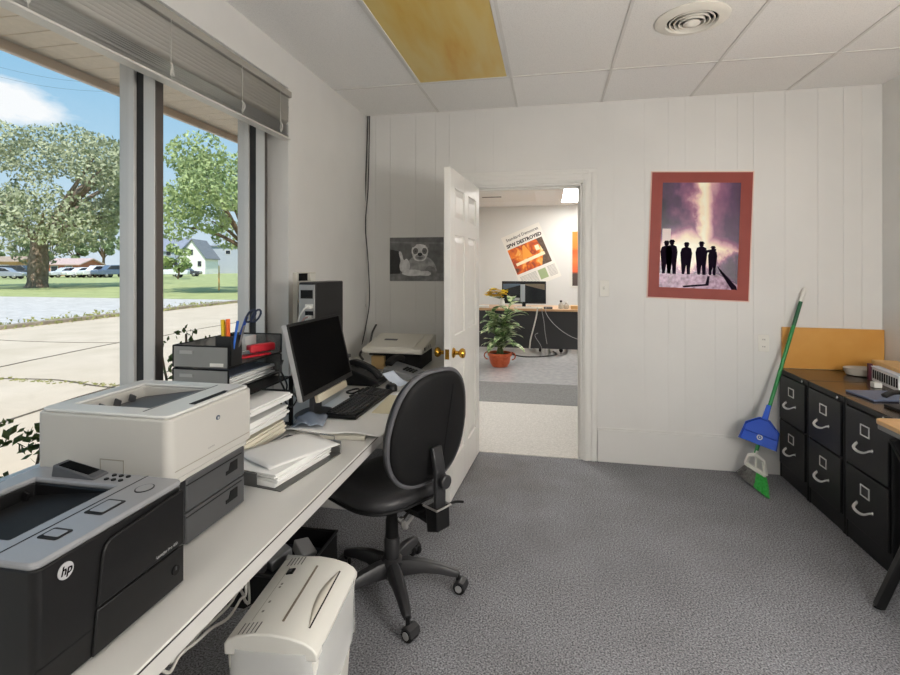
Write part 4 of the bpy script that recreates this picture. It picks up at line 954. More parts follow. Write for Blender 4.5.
# ------------------------------------------------------------------ filing cabinets
def cabinet(label,y0,first=None):
    if first is not None: return dup(first,(1.53,y0,0),label=label)
    t=thing('filing_cabinet',label,'filing cabinet',(1.53,y0,0),0,'black two-drawer filing cabinets')
    W,DP,Hc=.375,.605,.725
    b=B(); b.box(.012,DP,0,W,.0,Hc-.001); b.box(0,.02,0,.016,0,Hc-.001); b.box(0,.02,W-.016,W,0,Hc-.001); b.box(0,.02,.016,W-.016,Hc-.028,Hc-.001)
    b.build('cabinet_body', blackmetal_m, t, local=True, bevel=.002)
    B().box(-.002,DP,0,W,Hc-.0005,Hc+.004).build('cabinet_top', mat('cabinet_top_reflection',(56,44,34),.22), t, local=True, bevel=.002)  # brown paints the wooden board's reflection into the black top
    B().box(.004,.014,.016,W-.016,.004,.095).build('plinth', blackmetal_m, t, local=True)
    for z0,z1 in ((.102,.392),(.402,.692)):
        d=B().box(-.010,.012,.018,W-.018,z0,z1).build('drawer', blackmetal_m, t, local=True, bevel=.003)
        c=W/2; zz=z0+.205
        q=B()
        for a in ((c-.036,c+.036,zz-.028,zz-.022),(c-.036,c+.036,zz+.022,zz+.028),(c-.036,c-.030,zz-.022,zz+.022),(c+.030,c+.036,zz-.022,zz+.022)): q.box(-.014,-.0095,*a)
        q.build('label_holder', nickel_m, d, local=True); 
        B().box(-.0115,-.0098,c-.03,c+.03,zz-.022,zz+.022).build('label_card', mat('dark_card',(40,40,42),.6) if z0<.2 else bpy.data.materials['dark_card'], d, local=True)
        q=B(); hz=z0+.115
        q.bar(smooth_path([(-.010,c-.062,hz+.012),(-.022,c-.055,hz+.010),(-.040,c-.040,hz-.004),(-.044,c,hz-.010),(-.040,c+.040,hz-.004),(-.022,c+.055,hz+.010),(-.010,c+.062,hz+.012)],4),.012,.006,up=(0,0,1)); q.build('drawer_handle', nickel_m, d, local=True)
        q=B(); q.lathe([(.009,0),(.009,.004),(.006,.006)],(-.010,c-.062,hz+.012),(Vector((0,1,0)),Vector((0,0,1)),Vector((-1,0,0))),12); q.lathe([(.009,0),(.009,.004),(.006,.006)],(-.010,c+.062,hz+.012),(Vector((0,1,0)),Vector((0,0,1)),Vector((-1,0,0))),12); q.build('handle_rosette', chrome_m, d, local=True)
    B().lathe([(.009,0),(.009,.006),(.006,.008)],(-.002,W-.05 if False else .055,Hc-.016),(Vector((0,1,0)),Vector((0,0,1)),Vector((-1,0,0))),14).build('lock', chrome_m, t, local=True)
    return t
c1=cabinet('black two-drawer filing cabinet against the back wall beside the broom',3.392)
cabinet('black two-drawer filing cabinet in the middle of the row of three',3.008,c1)
cabinet('black two-drawer filing cabinet closest to the camera, beside the wooden table',2.624,c1)
CT_=.7295
# wooden board standing on the cabinet against the wall
tag(B().prism([(1.545,CT_+.001),(2.146,CT_+.001),(2.146,1.003),(1.545,1.008)],lambda u,v,w:(u,YB-w,v),.006,.026).build('wooden_board', wood_m, bevel=.002),'orange varnished wooden board standing upright on the cabinet against the wall','board')
# things on the cabinets
p=thing('oval_dish','pale oval dish beside the wooden board on the far cabinet','dish',(1.94,3.615,CT_))
q=B(); n=28; vs=[];fs=[]; rings=[(.7,.001),(.86,.006),(.97,.03),(1.0,.046),(.96,.046),(.92,.030),(.75,.012)]
for s_,z in rings: vs+=[(1.94+x,3.615+y,CT_+z) for x,y in circ(0,0,.105*s_,.075*s_,n)]
for i in range(len(rings)-1):
    for j in range(n): fs.append((i*n+j,i*n+(j+1)%n,(i+1)*n+(j+1)%n,(i+1)*n+j))
fs+= [tuple(reversed(range(n))),tuple((len(rings)-1)*n+j for j in range(n))]
q.add(vs,fs).build('dish', mat('dish_stone',(178,170,158),.5), p)
f=rot_fr(2.0,3.32,-.12)
p=thing('ring_binder','white comb-bound ledger with a maroon spine on the middle cabinet','ledger',(1.99,3.27,CT_))
q=B(); q.prism(rrect(-.11,.12,-.17,.14,.004),f,CT_+.002,CT_+.085); q.build('pages', paper_m, p)
q=B(); q.prism([(-.125,.13),(-.105,.13),(-.105,.152),(-.125,.152)],f,CT_+.001,CT_+.10); q.build('maroon_spine', mat('maroon',(86,20,40),.5), p)
for i in range(11): q=B(); q.prism([(-.113,-.16+.026*i),(-.109,-.16+.026*i),(-.109,-.148+.026*i),(-.113,-.148+.026*i)],f,CT_+.02,CT_+.07); q.build('binding_loop', matte_black, p, smooth=False)
q=B(); q.prism(rrect(-.115,.125,-.175,.145,.004),f,CT_+.085,CT_+.089); q.build('cover', mat('ledger_cover',(214,220,232),.5), p)
q=B(); q.prism([(-.13,-.22),(.0,-.22),(.0,.20),(-.13,.20)],rot_fr(2.06,3.34,-.12),CT_+.0895,CT_+.112); tag(q.build('wooden_plank', ltwood_m, bevel=.003),'pale wooden plank lying on top of the white ledger','plank')
tag(B().box(1.80,1.84,3.245,3.285,CT_+.001,CT_+.03).build('white_tag', white_m, bevel=.003),'small white block in front of the ledger spine','block')
f=rot_fr(1.79,3.03,.1)
q=B(); q.prism(rrect(-.19,.18,-.10,.11,.006),f,CT_+.001,CT_+.012); tag(q.build('blue_binder', mat('slate_blue_cover',(96,108,134),.45), bevel=.003),'slate blue folder lying across the two nearer cabinets','folder')
p=thing('hole_punch','black and chrome desk punch on the cabinet nearest the table','hole punch',(1.72,2.77,CT_))
f=rot_fr(1.72,2.77,.1)
B().prism(rrect(-.11,.14,-.06,.07,.01),f,CT_+.001,CT_+.014).build('base', black_m, p, bevel=.003)
q=B(); q.bar(smooth_path([f(.12,.055,CT_+.02),f(.05,.055,CT_+.06),f(-.06,.055,CT_+.075),f(-.12,.05,CT_+.055)],4),.03,.018); q.build('lever', black_m, p, bevel=.005)
for u in (-.06,.0,.06): B().lathe([(.009,0),(.009,.045)],f(u,.02,CT_+.014),n=12).build('punch_pin', chrome_m, p)
q=B(); q.tube([f(-.09,-.03,CT_+.017),f(-.09,-.03,CT_+.05),f(-.02,-.03,CT_+.05),f(.1,-.03,CT_+.035)],.004,8); q.build('paper_guide', chrome_m, p)
# ------------------------------------------------------------------ folding table at the right edge
p=thing('folding_table','wood-topped table with crossed black metal legs at the right edge','table',(1.75,1.95,0))
TX0,TX1,TY0,TY1=1.415,2.10,1.30,2.565
q=B(); q.prism(rrect(TX0,TX1,TY0,TY1,.035,5),lambda u,v,w:(u,v,w),.722,.742); q.build('table_top', mat('table_wood',(198,152,96),.35,c2=(216,174,120),vscale=6), p, bevel=.003)
q=B(); q.prism(rrect(TX0+.004,TX1-.004,TY0+.004,TY1-.004,.034,5),lambda u,v,w:(u,v,w),.700,.722); q.build('metal_rim', mat('grey_rim',(128,128,126),.35,.7), p, bevel=.002)
q=B(); q.box(TX0+.03,TX1-.03,TY0+.03,TY1-.03,.65,.70); q.build('apron', blackmetal_m, p)
def xleg(y):
    q=B(); q.bar([(TX0+.03,y,.70),(TX0+.10,y,.52),(TX1-.22,y,.12),(TX1-.02,y,.012)],[.09,.06,.04,.035],[.03,.03,.03,.025],up=(0,1,0)); q.build('leg', blackmetal_m, p, bevel=.004)
    q=B(); q.bar([(TX0-.085,y-.06,.012),(TX0+.03,y-.06,.30),(TX0+.30,y-.06,.70)],[.035,.035,.05],.03,up=(0,1,0)); q.build('leg', blackmetal_m, p, bevel=.004)
    B().lathe([(.02,0),(.02,.012)],(TX0-.085,y-.06,0),n=14).build('glide', chrome_m, p)
    B().lathe([(.014,-.04),(.014,.04)],(TX0+.135,y-.03,.47),'Y',14).build('pivot_bolt', chrome_m, p)
xleg(2.43); xleg(1.45)
# ------------------------------------------------------------------ broom with dustpan clipped on
p=thing('broom','angle broom with green handle leaning against the back wall','broom',(1.29,3.56,0))
hb=Vector((1.315,3.575,.225)); ht=Vector((1.684,3.772,1.275)); hd=(ht-hb).normalized()
B().tube([hb-hd*.02,hb+hd*(.86)],.0115,12).build('handle', green_m, p)
B().tube([hb+hd*.86,hb+hd*1.03],.012,12).build('handle_wrap', mat('dark_green_print',(24,86,56),.4), p)
B().tube([hb+hd*1.03,ht-hd*.02,ht],[.0118,.012,.007],12).build('handle_grip', white_m, p)
# head: white angled yoke with a hole
a0=on_y(745.5,463,3.62); a1=on_y(766,476,3.53); 
q=B(); q.bar([hb,hb-hd*.03,(hb+a0)/2+Vector((-.01,0,.01)),a0],[.024,.024,.020,.022],[.02,.02,.018,.02]); q.bar([hb,hb-hd*.03,(hb+a1)/2+Vector((.014,0,.012)),a1],[.024,.024,.020,.022],[.02,.02,.018,.02]); q.bar([a0,(a0+a1)/2,a1],.024,.022); q.bar([hb,(a0+a1)/2],.016,.012)
q.build('broom_head', white_m, p, bevel=.004)
def bristles(name,t0,t1,m,n,f0,f1):
    q=B()
    for i in range(n):
        s_=t0+(t1-t0)*(i+.5)/n
        top=a0.lerp(a1,s_)+Vector((random.uniform(-.008,.008),random.uniform(-.014,.014),-.012)); g_=f0.lerp(f1,s_)+Vector((random.uniform(-.006,.006),random.uniform(-.022,.022),0)); g_.z=max(.002,g_.z)+random.uniform(0,.008)
        mid=top.lerp(g_,.5)+Vector((random.uniform(-.003,.003),0,0)); q.tube([top,mid,g_],[.0022,.0026,.0016],4)
    q.build(name,m,p,smooth=False)
g0=on_y(737,474,3.67); g1=on_z(769,499,.004)
bristles('grey_bristles',0,.56,mat('grey_bristle',(112,110,108),.8,var=18,vscale=60),110,g0,g1); bristles('green_bristles',.56,1.0,mat('green_bristle',(54,172,74),.7,var=14,vscale=60),90,g0,g1)
# dustpan: blue, clipped to the handle
p=thing('dustpan','blue dustpan clipped upside down on the broom handle','dustpan',(1.35,3.56,.35))
f0=hb+hd*.075
# tangent frame: along the handle (down) and across, offset toward the camera
ac=Vector((.80,-.52,-.17)); ac=(ac-hd*ac.dot(hd)).normalized(); nn=ac.cross(hd).normalized()
if nn.y>0: nn=-nn
F=lambda u,v,w: tuple(f0+ac*u+hd*v+nn*(w+.016))
F_=F; F=lambda u,v,w: F_(u*.80,v*.84,w)
bl=blue_m
q=B(); q.prism([(-.135,-.045),(.135,-.045),(.118,.085),(.035,.155),(-.035,.155),(-.118,.085)],F,.0,.004); q.build('pan', bl, p, bevel=.002)
q=B()
for poly in ([(-.137,-.045),(-.131,-.045),(-.114,.087),(-.12,.085)],[(.131,-.045),(.137,-.045),(.12,.085),(.114,.087)],[(-.12,.083),(-.036,.153),(-.036,.16),(-.122,.09)],[(.036,.153),(.12,.083),(.122,.09),(.036,.16)],[(-.036,.153),(.036,.153),(.036,.16),(-.036,.16)]): q.prism(poly,F,.0,.034)
q.build('pan_wall', bl, p, bevel=.002)
q=B(); q.prism([(-.121,.03),(.121,.03),(.114,.084),(.034,.15),(-.034,.15),(-.114,.084)],F,.004,.018); q.build('raised_back', mat('blue_plastic_deep',(34,80,190),.4), p, bevel=.003)
q=B(); q.prism([(-.022,.15),(.022,.15),(.016,.27),(-.016,.27)],F,-.001,.020); q.build('pan_handle', bl, p, bevel=.004)
q=B(); q.prism(circ(-.0,.012,.021,.021,24),F,.004,.0062,0); q.prism(circ(0,.012,.013,.013,20),F,.006,.0068,1); q.prism(circ(0,.012,.006,.006,12),F,.0066,.0074,0); q.build('emblem',[white_m,mat('emblem_blue',(40,96,170),.4)],p,smooth=False)
# ------------------------------------------------------------------ the room beyond the doorway
FY0, FY1, FX0, FX1, FZ = YB+.12, 10.0, -1.44, 2.15, 2.62
def floor_far():
    m,nt,b=new_mat('far_floor'); b.inputs['Roughness'].default_value=.14
    tc=nt.nodes.new('ShaderNodeTexCoord'); sx=nt.nodes.new('ShaderNodeSeparateXYZ'); L(nt,tc.outputs['Object'],sx.inputs[0])
    n=nt.nodes.new('ShaderNodeTexNoise'); n.inputs['Scale'].default_value=14; n.inputs['Detail'].default_value=5; L(nt,tc.outputs['Object'],n.inputs['Vector'])
    r=nt.nodes.new('ShaderNodeValToRGB'); r.color_ramp.elements[0].position=.3; r.color_ramp.elements[0].color=rgb(180,180,182); r.color_ramp.elements[1].position=.7; r.color_ramp.elements[1].color=rgb(200,200,201); L(nt,n.outputs['Fac'],r.inputs['Fac'])
    L(nt,r.outputs['Color'],b.inputs['Base Color']); return m
struct(B().box(FX0-.1,FX1+.1,YB+.001,FY1+.1,-.12,-.001).build('floor_far', floor_far(), smooth=False))
tag(B().prism([(DX0+.021,YB+.004),(DX1-.033,YB+.004),(DX1-.033,FY0+.006),(1.0,FY0+.006),(1.0,5.22),(-1.38,5.22),(-1.38,FY0+.006),(DX0+.021,FY0+.006)],lambda u,v,w:(u,v,w),.0005,.004).build('pale_rug', mat('pale_carpet',(188,185,180),.95,var=14,vscale=90)),'pale beige runner on the floor just beyond the doorway','rug')
tag(B().box(-1.40,1.2,5.225,6.13,.0,.006).build('grey_mat', mat('grey_mat_pile',(122,122,122),.95,var=12,vscale=60)),'dark grey floor mat across the far room in front of the plant','mat')
struct(B().box(FX0-.1,FX1+.1,FY0,FY1+.1,FZ,FZ+.05).build('ceiling_far', tile_m, smooth=False))
struct(B().box(FX0-.1,FX0,FY0-.12,FY1,0,FZ).build('wall_far_left', wall_m, smooth=False))
struct(B().box(FX1,FX1+.1,FY0-.12,FY1,0,FZ).build('wall_far_right', wall_m, smooth=False))
struct(B().box(FX0-.1,FX1+.1,FY1,FY1+.1,0,FZ).build('wall_far_back', mat('far_paint',(226,225,221),.55), smooth=False))
FL = emit('far_lit_diffuser',(255,252,247),LAMP_F)
troffer(.20,.78,7.72,9.5,'lit fluorescent ceiling panel in the far room seen through the doorway',FL)
troffer(-.9,-.3,4.5,5.7,'added unseen ceiling panel lighting the far room beyond the doorway',FL)  # panel added out of view to light the far room
t=thing('ceiling_grille','thin dark slot vent in the far room ceiling above the open door','vent',(-.86,9.2,FZ))
B().box(-1.15,-.82,8.55,8.62,FZ-.006,FZ-.001).build('slot', mat('slot_dark',(70,66,60),.6), t)
# newspaper poster
t=thing('newspaper_poster','tilted newspaper front page with a fire photo on the far wall','poster',(-.45,FY1,1.7))
tl=on_y(500.9,238.2,FY1); tr=on_y(538.7,222.1,FY1); ang=atan2(tr.z-tl.z,tr.x-tl.x); PWn=(tr-tl).length; PHn=PWn*1.42
Fn=fr_back(tl.x+sin(ang)*PHn,tl.z-cos(ang)*PHn,FY1,ang)
F=lambda u,v,w:Fn(u*PWn,v*PWn,w)
b=B(); b.prism([(0,0),(1,0),(1,1.42),(0,1.42)],F,.001,.004,0)
text_mesh(b,'Standard Democrat',.105,lambda u,v,w:F(.51+u,1.27+v,.0046),0,1,'CENTER',.001); text_mesh(b,'SPW DESTROYED',.115,lambda u,v,w:F(.5+u,1.115+v,.0046),0,1,'CENTER',.005)
def newsfire():
    m,nt,bb=new_mat('news_fire'); tc=nt.nodes.new('ShaderNodeTexCoord'); n=nt.nodes.new('ShaderNodeTexNoise'); n.inputs['Scale'].default_value=5.5; n.inputs['Detail'].default_value=4; n.inputs['Distortion'].default_value=.8
    L(nt,tc.outputs['Object'],n.inputs['Vector']); r=nt.nodes.new('ShaderNodeValToRGB'); e=r.color_ramp.elements; e[0].position=.3; e[0].color=rgb(96,66,52); e[1].position=.72; e[1].color=rgb(255,236,190)
    for p_,c in ((.42,(196,80,40)),(.53,(240,130,44)),(.62,(250,178,84))): q=e.new(p_); q.color=rgb(*c)
    L(nt,n.outputs['Fac'],r.inputs['Fac']); L(nt,r.outputs['Color'],bb.inputs['Base Color']); return m
b.prism([(.03,.42),(.93,.42),(.93,1.07),(.03,1.07)],F,.003,.0046,2)
b.face([F(*q,.005) for q in ((.68,.42),(.93,.42),(.93,1.07),(.78,1.07),(.84,.75))],3)
b.face([F(*q,.0051) for q in ((.3,.72),(.4,1.03),(.46,1.05),(.56,.72))],4); b.face([F(*q,.0051) for q in ((.1,.62),(.85,.64),(.85,.72),(.1,.69))],5)
b.face([F(*q,.0051) for q in ((.68,.8),(.78,.8),(.78,.93),(.68,.93))],5)
b.face([F(*q,.005) for q in ((.52,.1),(.72,.1),(.72,.34),(.52,.34))],6)
for i in range(9): 
    for x0_,x1_ in ((.06,.48),(.76,.96)): b.face([F(x0_,.33-.03*i,.005),F(x1_,.33-.03*i,.005),F(x1_,.342-.03*i,.005),F(x0_,.342-.03*i,.005)],7)
b.build('front_page_picture',[mat('newsprint',(240,236,228),.8),mat('news_ink',(40,36,36),.7),newsfire(),mat('news_dark',(98,80,68),.7,var=14,vscale=20),mat('news_flame',(252,170,70),.7),mat('news_bright',(255,240,206),.7),mat('news_green',(168,184,140),.7),mat('news_text',(172,170,166),.7)],t,smooth=False,fix=False)
# orange picture on the right
t=thing('sunset_picture','tall orange sunset picture with a dark base on the far wall','picture',(.6,FY1,1.58))
b=B(); b.box(.395,.93,FY1-.02,FY1-.001,1.02,2.13); b.build('frame', white_m, t, bevel=.003)
def sunset():
    m,nt,bb=new_mat('sunset_print'); tc=nt.nodes.new('ShaderNodeTexCoord'); sx=nt.nodes.new('ShaderNodeSeparateXYZ'); L(nt,tc.outputs['Generated'],sx.inputs[0])
    n=nt.nodes.new('ShaderNodeTexNoise'); n.inputs['Scale'].default_value=5; mp=nt.nodes.new('ShaderNodeMapping'); mp.inputs['Scale'].default_value=(.3,1,1.6); L(nt,tc.outputs['Generated'],mp.inputs[0]); L(nt,mp.outputs[0],n.inputs['Vector'])
    ad=nt.nodes.new('ShaderNodeMath'); ad.operation='MULTIPLY_ADD'; ad.inputs[1].default_value=.16; L(nt,n.outputs['Fac'],ad.inputs[0]); L(nt,sx.outputs[2],ad.inputs[2])
    r=nt.nodes.new('ShaderNodeValToRGB'); e=r.color_ramp.elements; e[0].position=.27; e[0].color=rgb(78,66,62); e[1].position=1; e[1].color=rgb(246,140,50)
    for p_,c in ((.30,(90,70,64)),(.34,(226,96,52)),(.55,(244,130,66)),(.72,(206,96,38)),(.78,(248,132,44))): q=e.new(p_); q.color=rgb(*c)
    L(nt,ad.outputs[0],r.inputs['Fac']); L(nt,r.outputs['Color'],bb.inputs['Base Color']); return m
b=B(); b.box(.425,.90,FY1-.023,FY1-.019,1.05,2.10); b.build('print', sunset(), t, smooth=False)
# far desk
t=thing('reception_desk','wood-topped desk with a black front panel in the far room','desk',(-.3,8.6,0))
B().box(-1.38,.95,8.2,9.05,.70,.735).build('desk_top', mat('desk_oak',(196,158,118),.35,var=8,vscale=5), t, bevel=.003)
B().box(-1.30,.90,8.26,8.285,.09,.70).build('modesty_panel', mat('panel_black',(44,44,46),.45), t, bevel=.002)
for x in (-1.27,.47,.87):
    for y in (8.30,8.95): B().tube([(x,y,.004),(x,y,.70)],.018,10).build('leg', chrome_m, t)
# far monitor
t=thing('monitor','glossy wide monitor on the far room desk with two painted pane reflections','monitor',(-.42,8.5,.735))
m0,m1=on_y(502,281,8.5),on_y(546,308,8.5); mz0,mz1=.80,1.175
B().box(m0.x,m1.x,8.49,8.53,mz0,mz1).build('housing', black_m, t, bevel=.004)
def scr():
    m,nt,bb=new_mat('screen_image'); bb.inputs['Roughness'].default_value=.12; bb.inputs['Base Color'].default_value=rgb(26,30,36); return m
b=B(); b.box(m0.x+.02,m1.x-.02,8.4885,8.4905,mz0+.03,mz1-.02,0)
Fm=lambda u,v,w:(m0.x+.02+u*(m1.x-m0.x-.04),8.4885-w,mz0+.03+v*(mz1-mz0-.05))
b.face([Fm(*q,.0006) for q in ((.42,0),(.53,0),(.53,.9),(.42,.9))],1); b.face([Fm(*q,.0006) for q in ((.0,.62),(.42,.86),(.42,.93),(0,.93))],2); b.face([Fm(*q,.0006) for q in ((.53,.86),(1,.62),(1,.93),(.53,.93))],3)  # pane reflections painted as flat coloured faces on the screen
b.face([Fm(*q,.0006) for q in ((.22,.06),(.4,.06),(.4,.2),(.22,.2))],1)
b.build('screen',[scr(),mat('reflection_pale',(176,184,190),.2),mat('reflection_blue',(88,104,124),.2),mat('reflection_tan',(120,108,92),.2)],t,smooth=False,fix=False)
b=B(); b.box((m0.x+m1.x)/2-.12,(m0.x+m1.x)/2+.12,8.44,8.62,.7355,.745); b.box((m0.x+m1.x)/2-.03,(m0.x+m1.x)/2+.03,8.53,8.56,.745,.95); b.build('stand', black_m, t, bevel=.003)
t=tag(B().box(-.58,-.12,8.25,8.38,.7355,.757).build('keyboard', white_m, bevel=.004),'white keyboard on the far desk in front of the monitor','keyboard')
tag(B().box(-.10,.04,8.24,8.36,.7355,.765).build('label_printer', dkgrey_m, bevel=.004),'small dark box on the far desk beside the white keyboard','box')
for k,(x,lab) in enumerate(((.175,'small clear bottle with black cap on the far desk'),(.26,'short clear jar beside the bottle on the far desk'))):
    t=thing('bottle' if k==0 else 'jar',lab,'bottle' if k==0 else 'jar',(x,8.32,.735))
    h=.10 if k==0 else .085
    B().lathe([(.03,.001),(.04,.006),(.04,h*.7),(.018,h),(.018,h+.012)],(x,8.32,.735),n=18).build('body', mat('pale_glass%d'%k,(206,200,188),.15,trans=.3), t)
    B().lathe([(.02,h+.012),(.02,h+.036),(.012,h+.04)],(x,8.32,.735),n=16).build('cap', black_m if k==0 else white_m, t)
tag(B().box(.33,.47,8.25,8.42,.7355,.79).build('wooden_tray', ltwood_m, bevel=.003),'small wooden tray at the right end of the far desk','tray')
for k,(lab,x,y) in enumerate((('stacked white paperwork at the left end of the far desk',-1.12,8.40),)):
    paper_stack('paperwork',lab,x,y,.1,.22,.28,.7355,5,.006)
# cables down the far desk front
for k,(pts,m_,lab) in enumerate((([(537.5,309),(536,318),(533,330),(530.5,340),(529.5,349)],wcable_m,'thick white cable hanging straight down the far desk front'),
    ([(542,311),(544,322),(545,332),(547,344)],mat('mid_cable',(150,150,150),.5),'thin grey cable hanging in the middle of the far desk front'),
    ([(546,313),(552,322),(562,331),(572,337),(581,340)],mat('mid_cable2',(170,170,168),.5),'thin pale cable sloping right across the far desk front'),
    ([(538,333),(535,336),(541,346),(543,356)],bpy.data.materials['mid_cable'],'short grey cable kinked low on the far desk front'))):
    Q_=[on_y(x,y,8.178-.006*k) for x,y in pts]
    if k<3: Q_=[Vector((Q_[0].x,8.26,.757)),Vector((Q_[0].x,8.19,.757))]+Q_
    tag(B().tube(smooth_path(Q_,5),.012 if k==0 else .005,6).build('desk_cable', m_),lab,'cable')
# wheeled chair base under the far desk
t=thing('swivel_stool','black swivel stool on castors under the far desk','stool',(.0,8.72,0))
B().lathe([(.02,.09),(.03,.10),(.03,.36)],(.0,8.72,0),n=14).build('column', black_m, t)
B().lathe([(.05,.36),(.2,.37),(.21,.40),(.19,.43),(.05,.44)],(.0,8.72,0),n=24).build('seat', vin, t)
for k in range(5):
    a=.35+2*pi*k/5; e=(.0+.29*cos(a),8.72+.29*sin(a))
    B().bar([(.0,8.72,.115),(e[0],e[1],.075)],[.05,.035],[.04,.03]).build('leg', black_m, t, bevel=.003)
    B().lathe([(.02,-.02),(.032,-.016),(.032,.016),(.02,.02)],(e[0],e[1],.033),'X' if k%2 else 'Y',14).build('caster', matte_black if k else white_m, t)
tag(B().tube(smooth_path([(-.62,8.1,.012),(-.4,7.9,.012),(-.1,7.98,.012),(.1,8.2,.012),(.05,8.5,.012)],6),.01,6).build('floor_cable', cable_m),'black cable lying on the far floor below the desk','cable')
# potted plant
px_,py_=-.70,7.12
t=thing('potted_plant','leafy variegated plant in a terracotta pot beyond the doorway','plant',(px_,py_,0))
pot=B().lathe([(.105,.003),(.135,.05),(.15,.11),(.155,.155),(.175,.160),(.175,.20),(.158,.20),(.15,.165)],(px_,py_,0),n=28).build('pot', mat('terracotta',(186,84,44),.5,var=12,vscale=25), t)
B().lathe([(.149,.15),(.149,.175)],(px_,py_,0),n=24).build('soil', mat('soil',(50,38,30),.95), t)
for s_ in (-1,1): B().tube([(px_+s_*(.17+.05*sin(a)),py_-.02,.155+.05*cos(a)) for a in [pi*i/10 for i in range(11)]],.009,6).build('pot_handle', mat('terracotta_dark',(160,70,38),.5) if s_<0 else bpy.data.materials['terracotta_dark'], t)
rng=random.Random(11)
def leafgeo(bld,base,az,elev,ln,wd,droop,m=0):
    d=Vector((cos(az),sin(az),0)); s_=Vector((-sin(az),cos(az),0)); n=7; vs=[];p=Vector(base); e=elev
    for i in range(n+1):
        t_=i/n; w=wd*sin(pi*min(1,.06+t_*.94))**.8*(1-.25*t_)
        up_=Vector((0,0,1))*cos(e)-d*sin(e)
        vs+=[p+s_*w+up_*w*.25,p+up_*0,p-s_*w+up_*w*.25]
        p=p+(d*cos(e)+Vector((0,0,1))*sin(e))*(ln/n); e-=droop/n
    fs=[]
    for i in range(n): k=3*i; fs+=[(k,k+1,k+4,k+3),(k+1,k+2,k+5,k+4)]
    bld.add(vs,fs,m)
def varieg():
    m,nt,bb=new_mat('variegated_leaf'); bb.inputs['Roughness'].default_value=.4
    tc=nt.nodes.new('ShaderNodeTexCoord'); n=nt.nodes.new('ShaderNodeTexNoise'); n.inputs['Scale'].default_value=22; n.inputs['Detail'].default_value=3; L(nt,tc.outputs['Object'],n.inputs['Vector'])
    r=nt.nodes.new('ShaderNodeValToRGB'); e=r.color_ramp.elements; e[0].position=.38; e[0].color=rgb(60,100,52); e[1].position=.6; e[1].color=rgb(222,228,190); q=e.new(.48); q.color=rgb(122,156,98)
    L(nt,n.outputs['Fac'],r.inputs['Fac']); L(nt,r.outputs['Color'],bb.inputs['Base Color']); return m
vl=varieg(); stems=B(); lv=B()
for k in range(7):
    a=rng.uniform(0,2*pi); r_=rng.uniform(.02,.07); base=Vector((px_+r_*cos(a),py_+r_*sin(a),.17)); top=base+Vector((rng.uniform(-.13,.13),rng.uniform(-.1,.1),rng.uniform(.35,.68)))
    pts=smooth_path([base,base.lerp(top,.5)+Vector((rng.uniform(-.03,.03),0,0)),top],4); stems.tube(pts,[.011]*(len(pts)-1)+[.006],6)
    for j in range(9):
        q=base.lerp(top,.2+.8*j/7); leafgeo(lv,q,rng.uniform(0,2*pi),rng.uniform(.2,1.0),rng.uniform(.24,.38),rng.uniform(.055,.085),rng.uniform(.8,1.7))
stems.build('stems', mat('plant_stem',(96,120,70),.5), t); lv.build('foliage', vl, t, fix=False, angle=80)
# yellow artificial flowers in a white vase on the far desk behind the plant
t=thing('flower_vase','yellow flowers in a small white vase on the far desk behind the plant','flowers',(-.78,8.32,.735))
B().lathe([(.035,.001),(.05,.03),(.045,.09),(.03,.14),(.04,.16)],(-.78,8.32,.735),n=20).build('vase', mat('vase_white',(224,226,220),.3), t)
ye=mat('petal_yellow',(250,220,50),.5,var=10,vscale=30)
fw=B();sm_=B()
for k,(dx,dz) in enumerate(((-.11,.24),(-.05,.29),(.02,.25),(.08,.22),(-.06,.20),(.10,.26),(.02,.19),(-.13,.20))):
    c=Vector((-.86+dx,8.30+rng.uniform(-.05,.02),.735+dz)); sm_.tube([(-.78,8.32,.88),c],.004,5)
    for i in range(9):
        a=2*pi*i/9; leafgeo(fw,c,a,rng.uniform(.1,.7),.10,.05,.6)
fw.build('petals', ye, t, fix=False); sm_.build('stems', bpy.data.materials['plant_stem'], t)
# ------------------------------------------------------------------ outdoors
G0=-.12
def conc():
    m,nt,b=new_mat('concrete_road'); b.inputs['Roughness'].default_value=.85
    tc=nt.nodes.new('ShaderNodeTexCoord')
    n=nt.nodes.new('ShaderNodeTexNoise'); n.inputs['Scale'].default_value=1.3; n.inputs['Detail'].default_value=8; L(nt,tc.outputs['Object'],n.inputs['Vector'])
    r=nt.nodes.new('ShaderNodeValToRGB'); r.color_ramp.elements[0].position=.3; r.color_ramp.elements[0].color=rgb(198,182,158); r.color_ramp.elements[1].position=.7; r.color_ramp.elements[1].color=rgb(212,196,174); L(nt,n.outputs['Fac'],r.inputs['Fac'])
    L(nt,r.outputs['Color'],b.inputs['Base Color']); return m
concrete=conc()
struct(B().box(-13.2,XL-.221,-30,60,G0-.2,G0).build('road', concrete, smooth=False))
struct(B().box(-60,-13.3,-30,21,G0-.2,G0+.02).build('street', mat('gravel_lot',(196,192,186),.9,var=14,vscale=4,detail=8), smooth=False))
kb=B(); kb.box(-13.36,-13.14,-30,20.6,G0-.1,G0+.10); struct(kb.build('trim_kerb', mat('kerb_concrete',(150,136,116),.85,var=14,vscale=4), bevel=.02))
lawn_m=mat('lawn_grass',(150,160,104),.95,c2=(178,184,126),vscale=.9,detail=8)
struct(B().box(-220,60,20.7,220,G0-.2,G0+.03).build('lawn', lawn_m, smooth=False))
struct(B().box(-220,-60,-60,21,G0-.2,G0+.01).build('lawn_far', lawn_m, smooth=False))
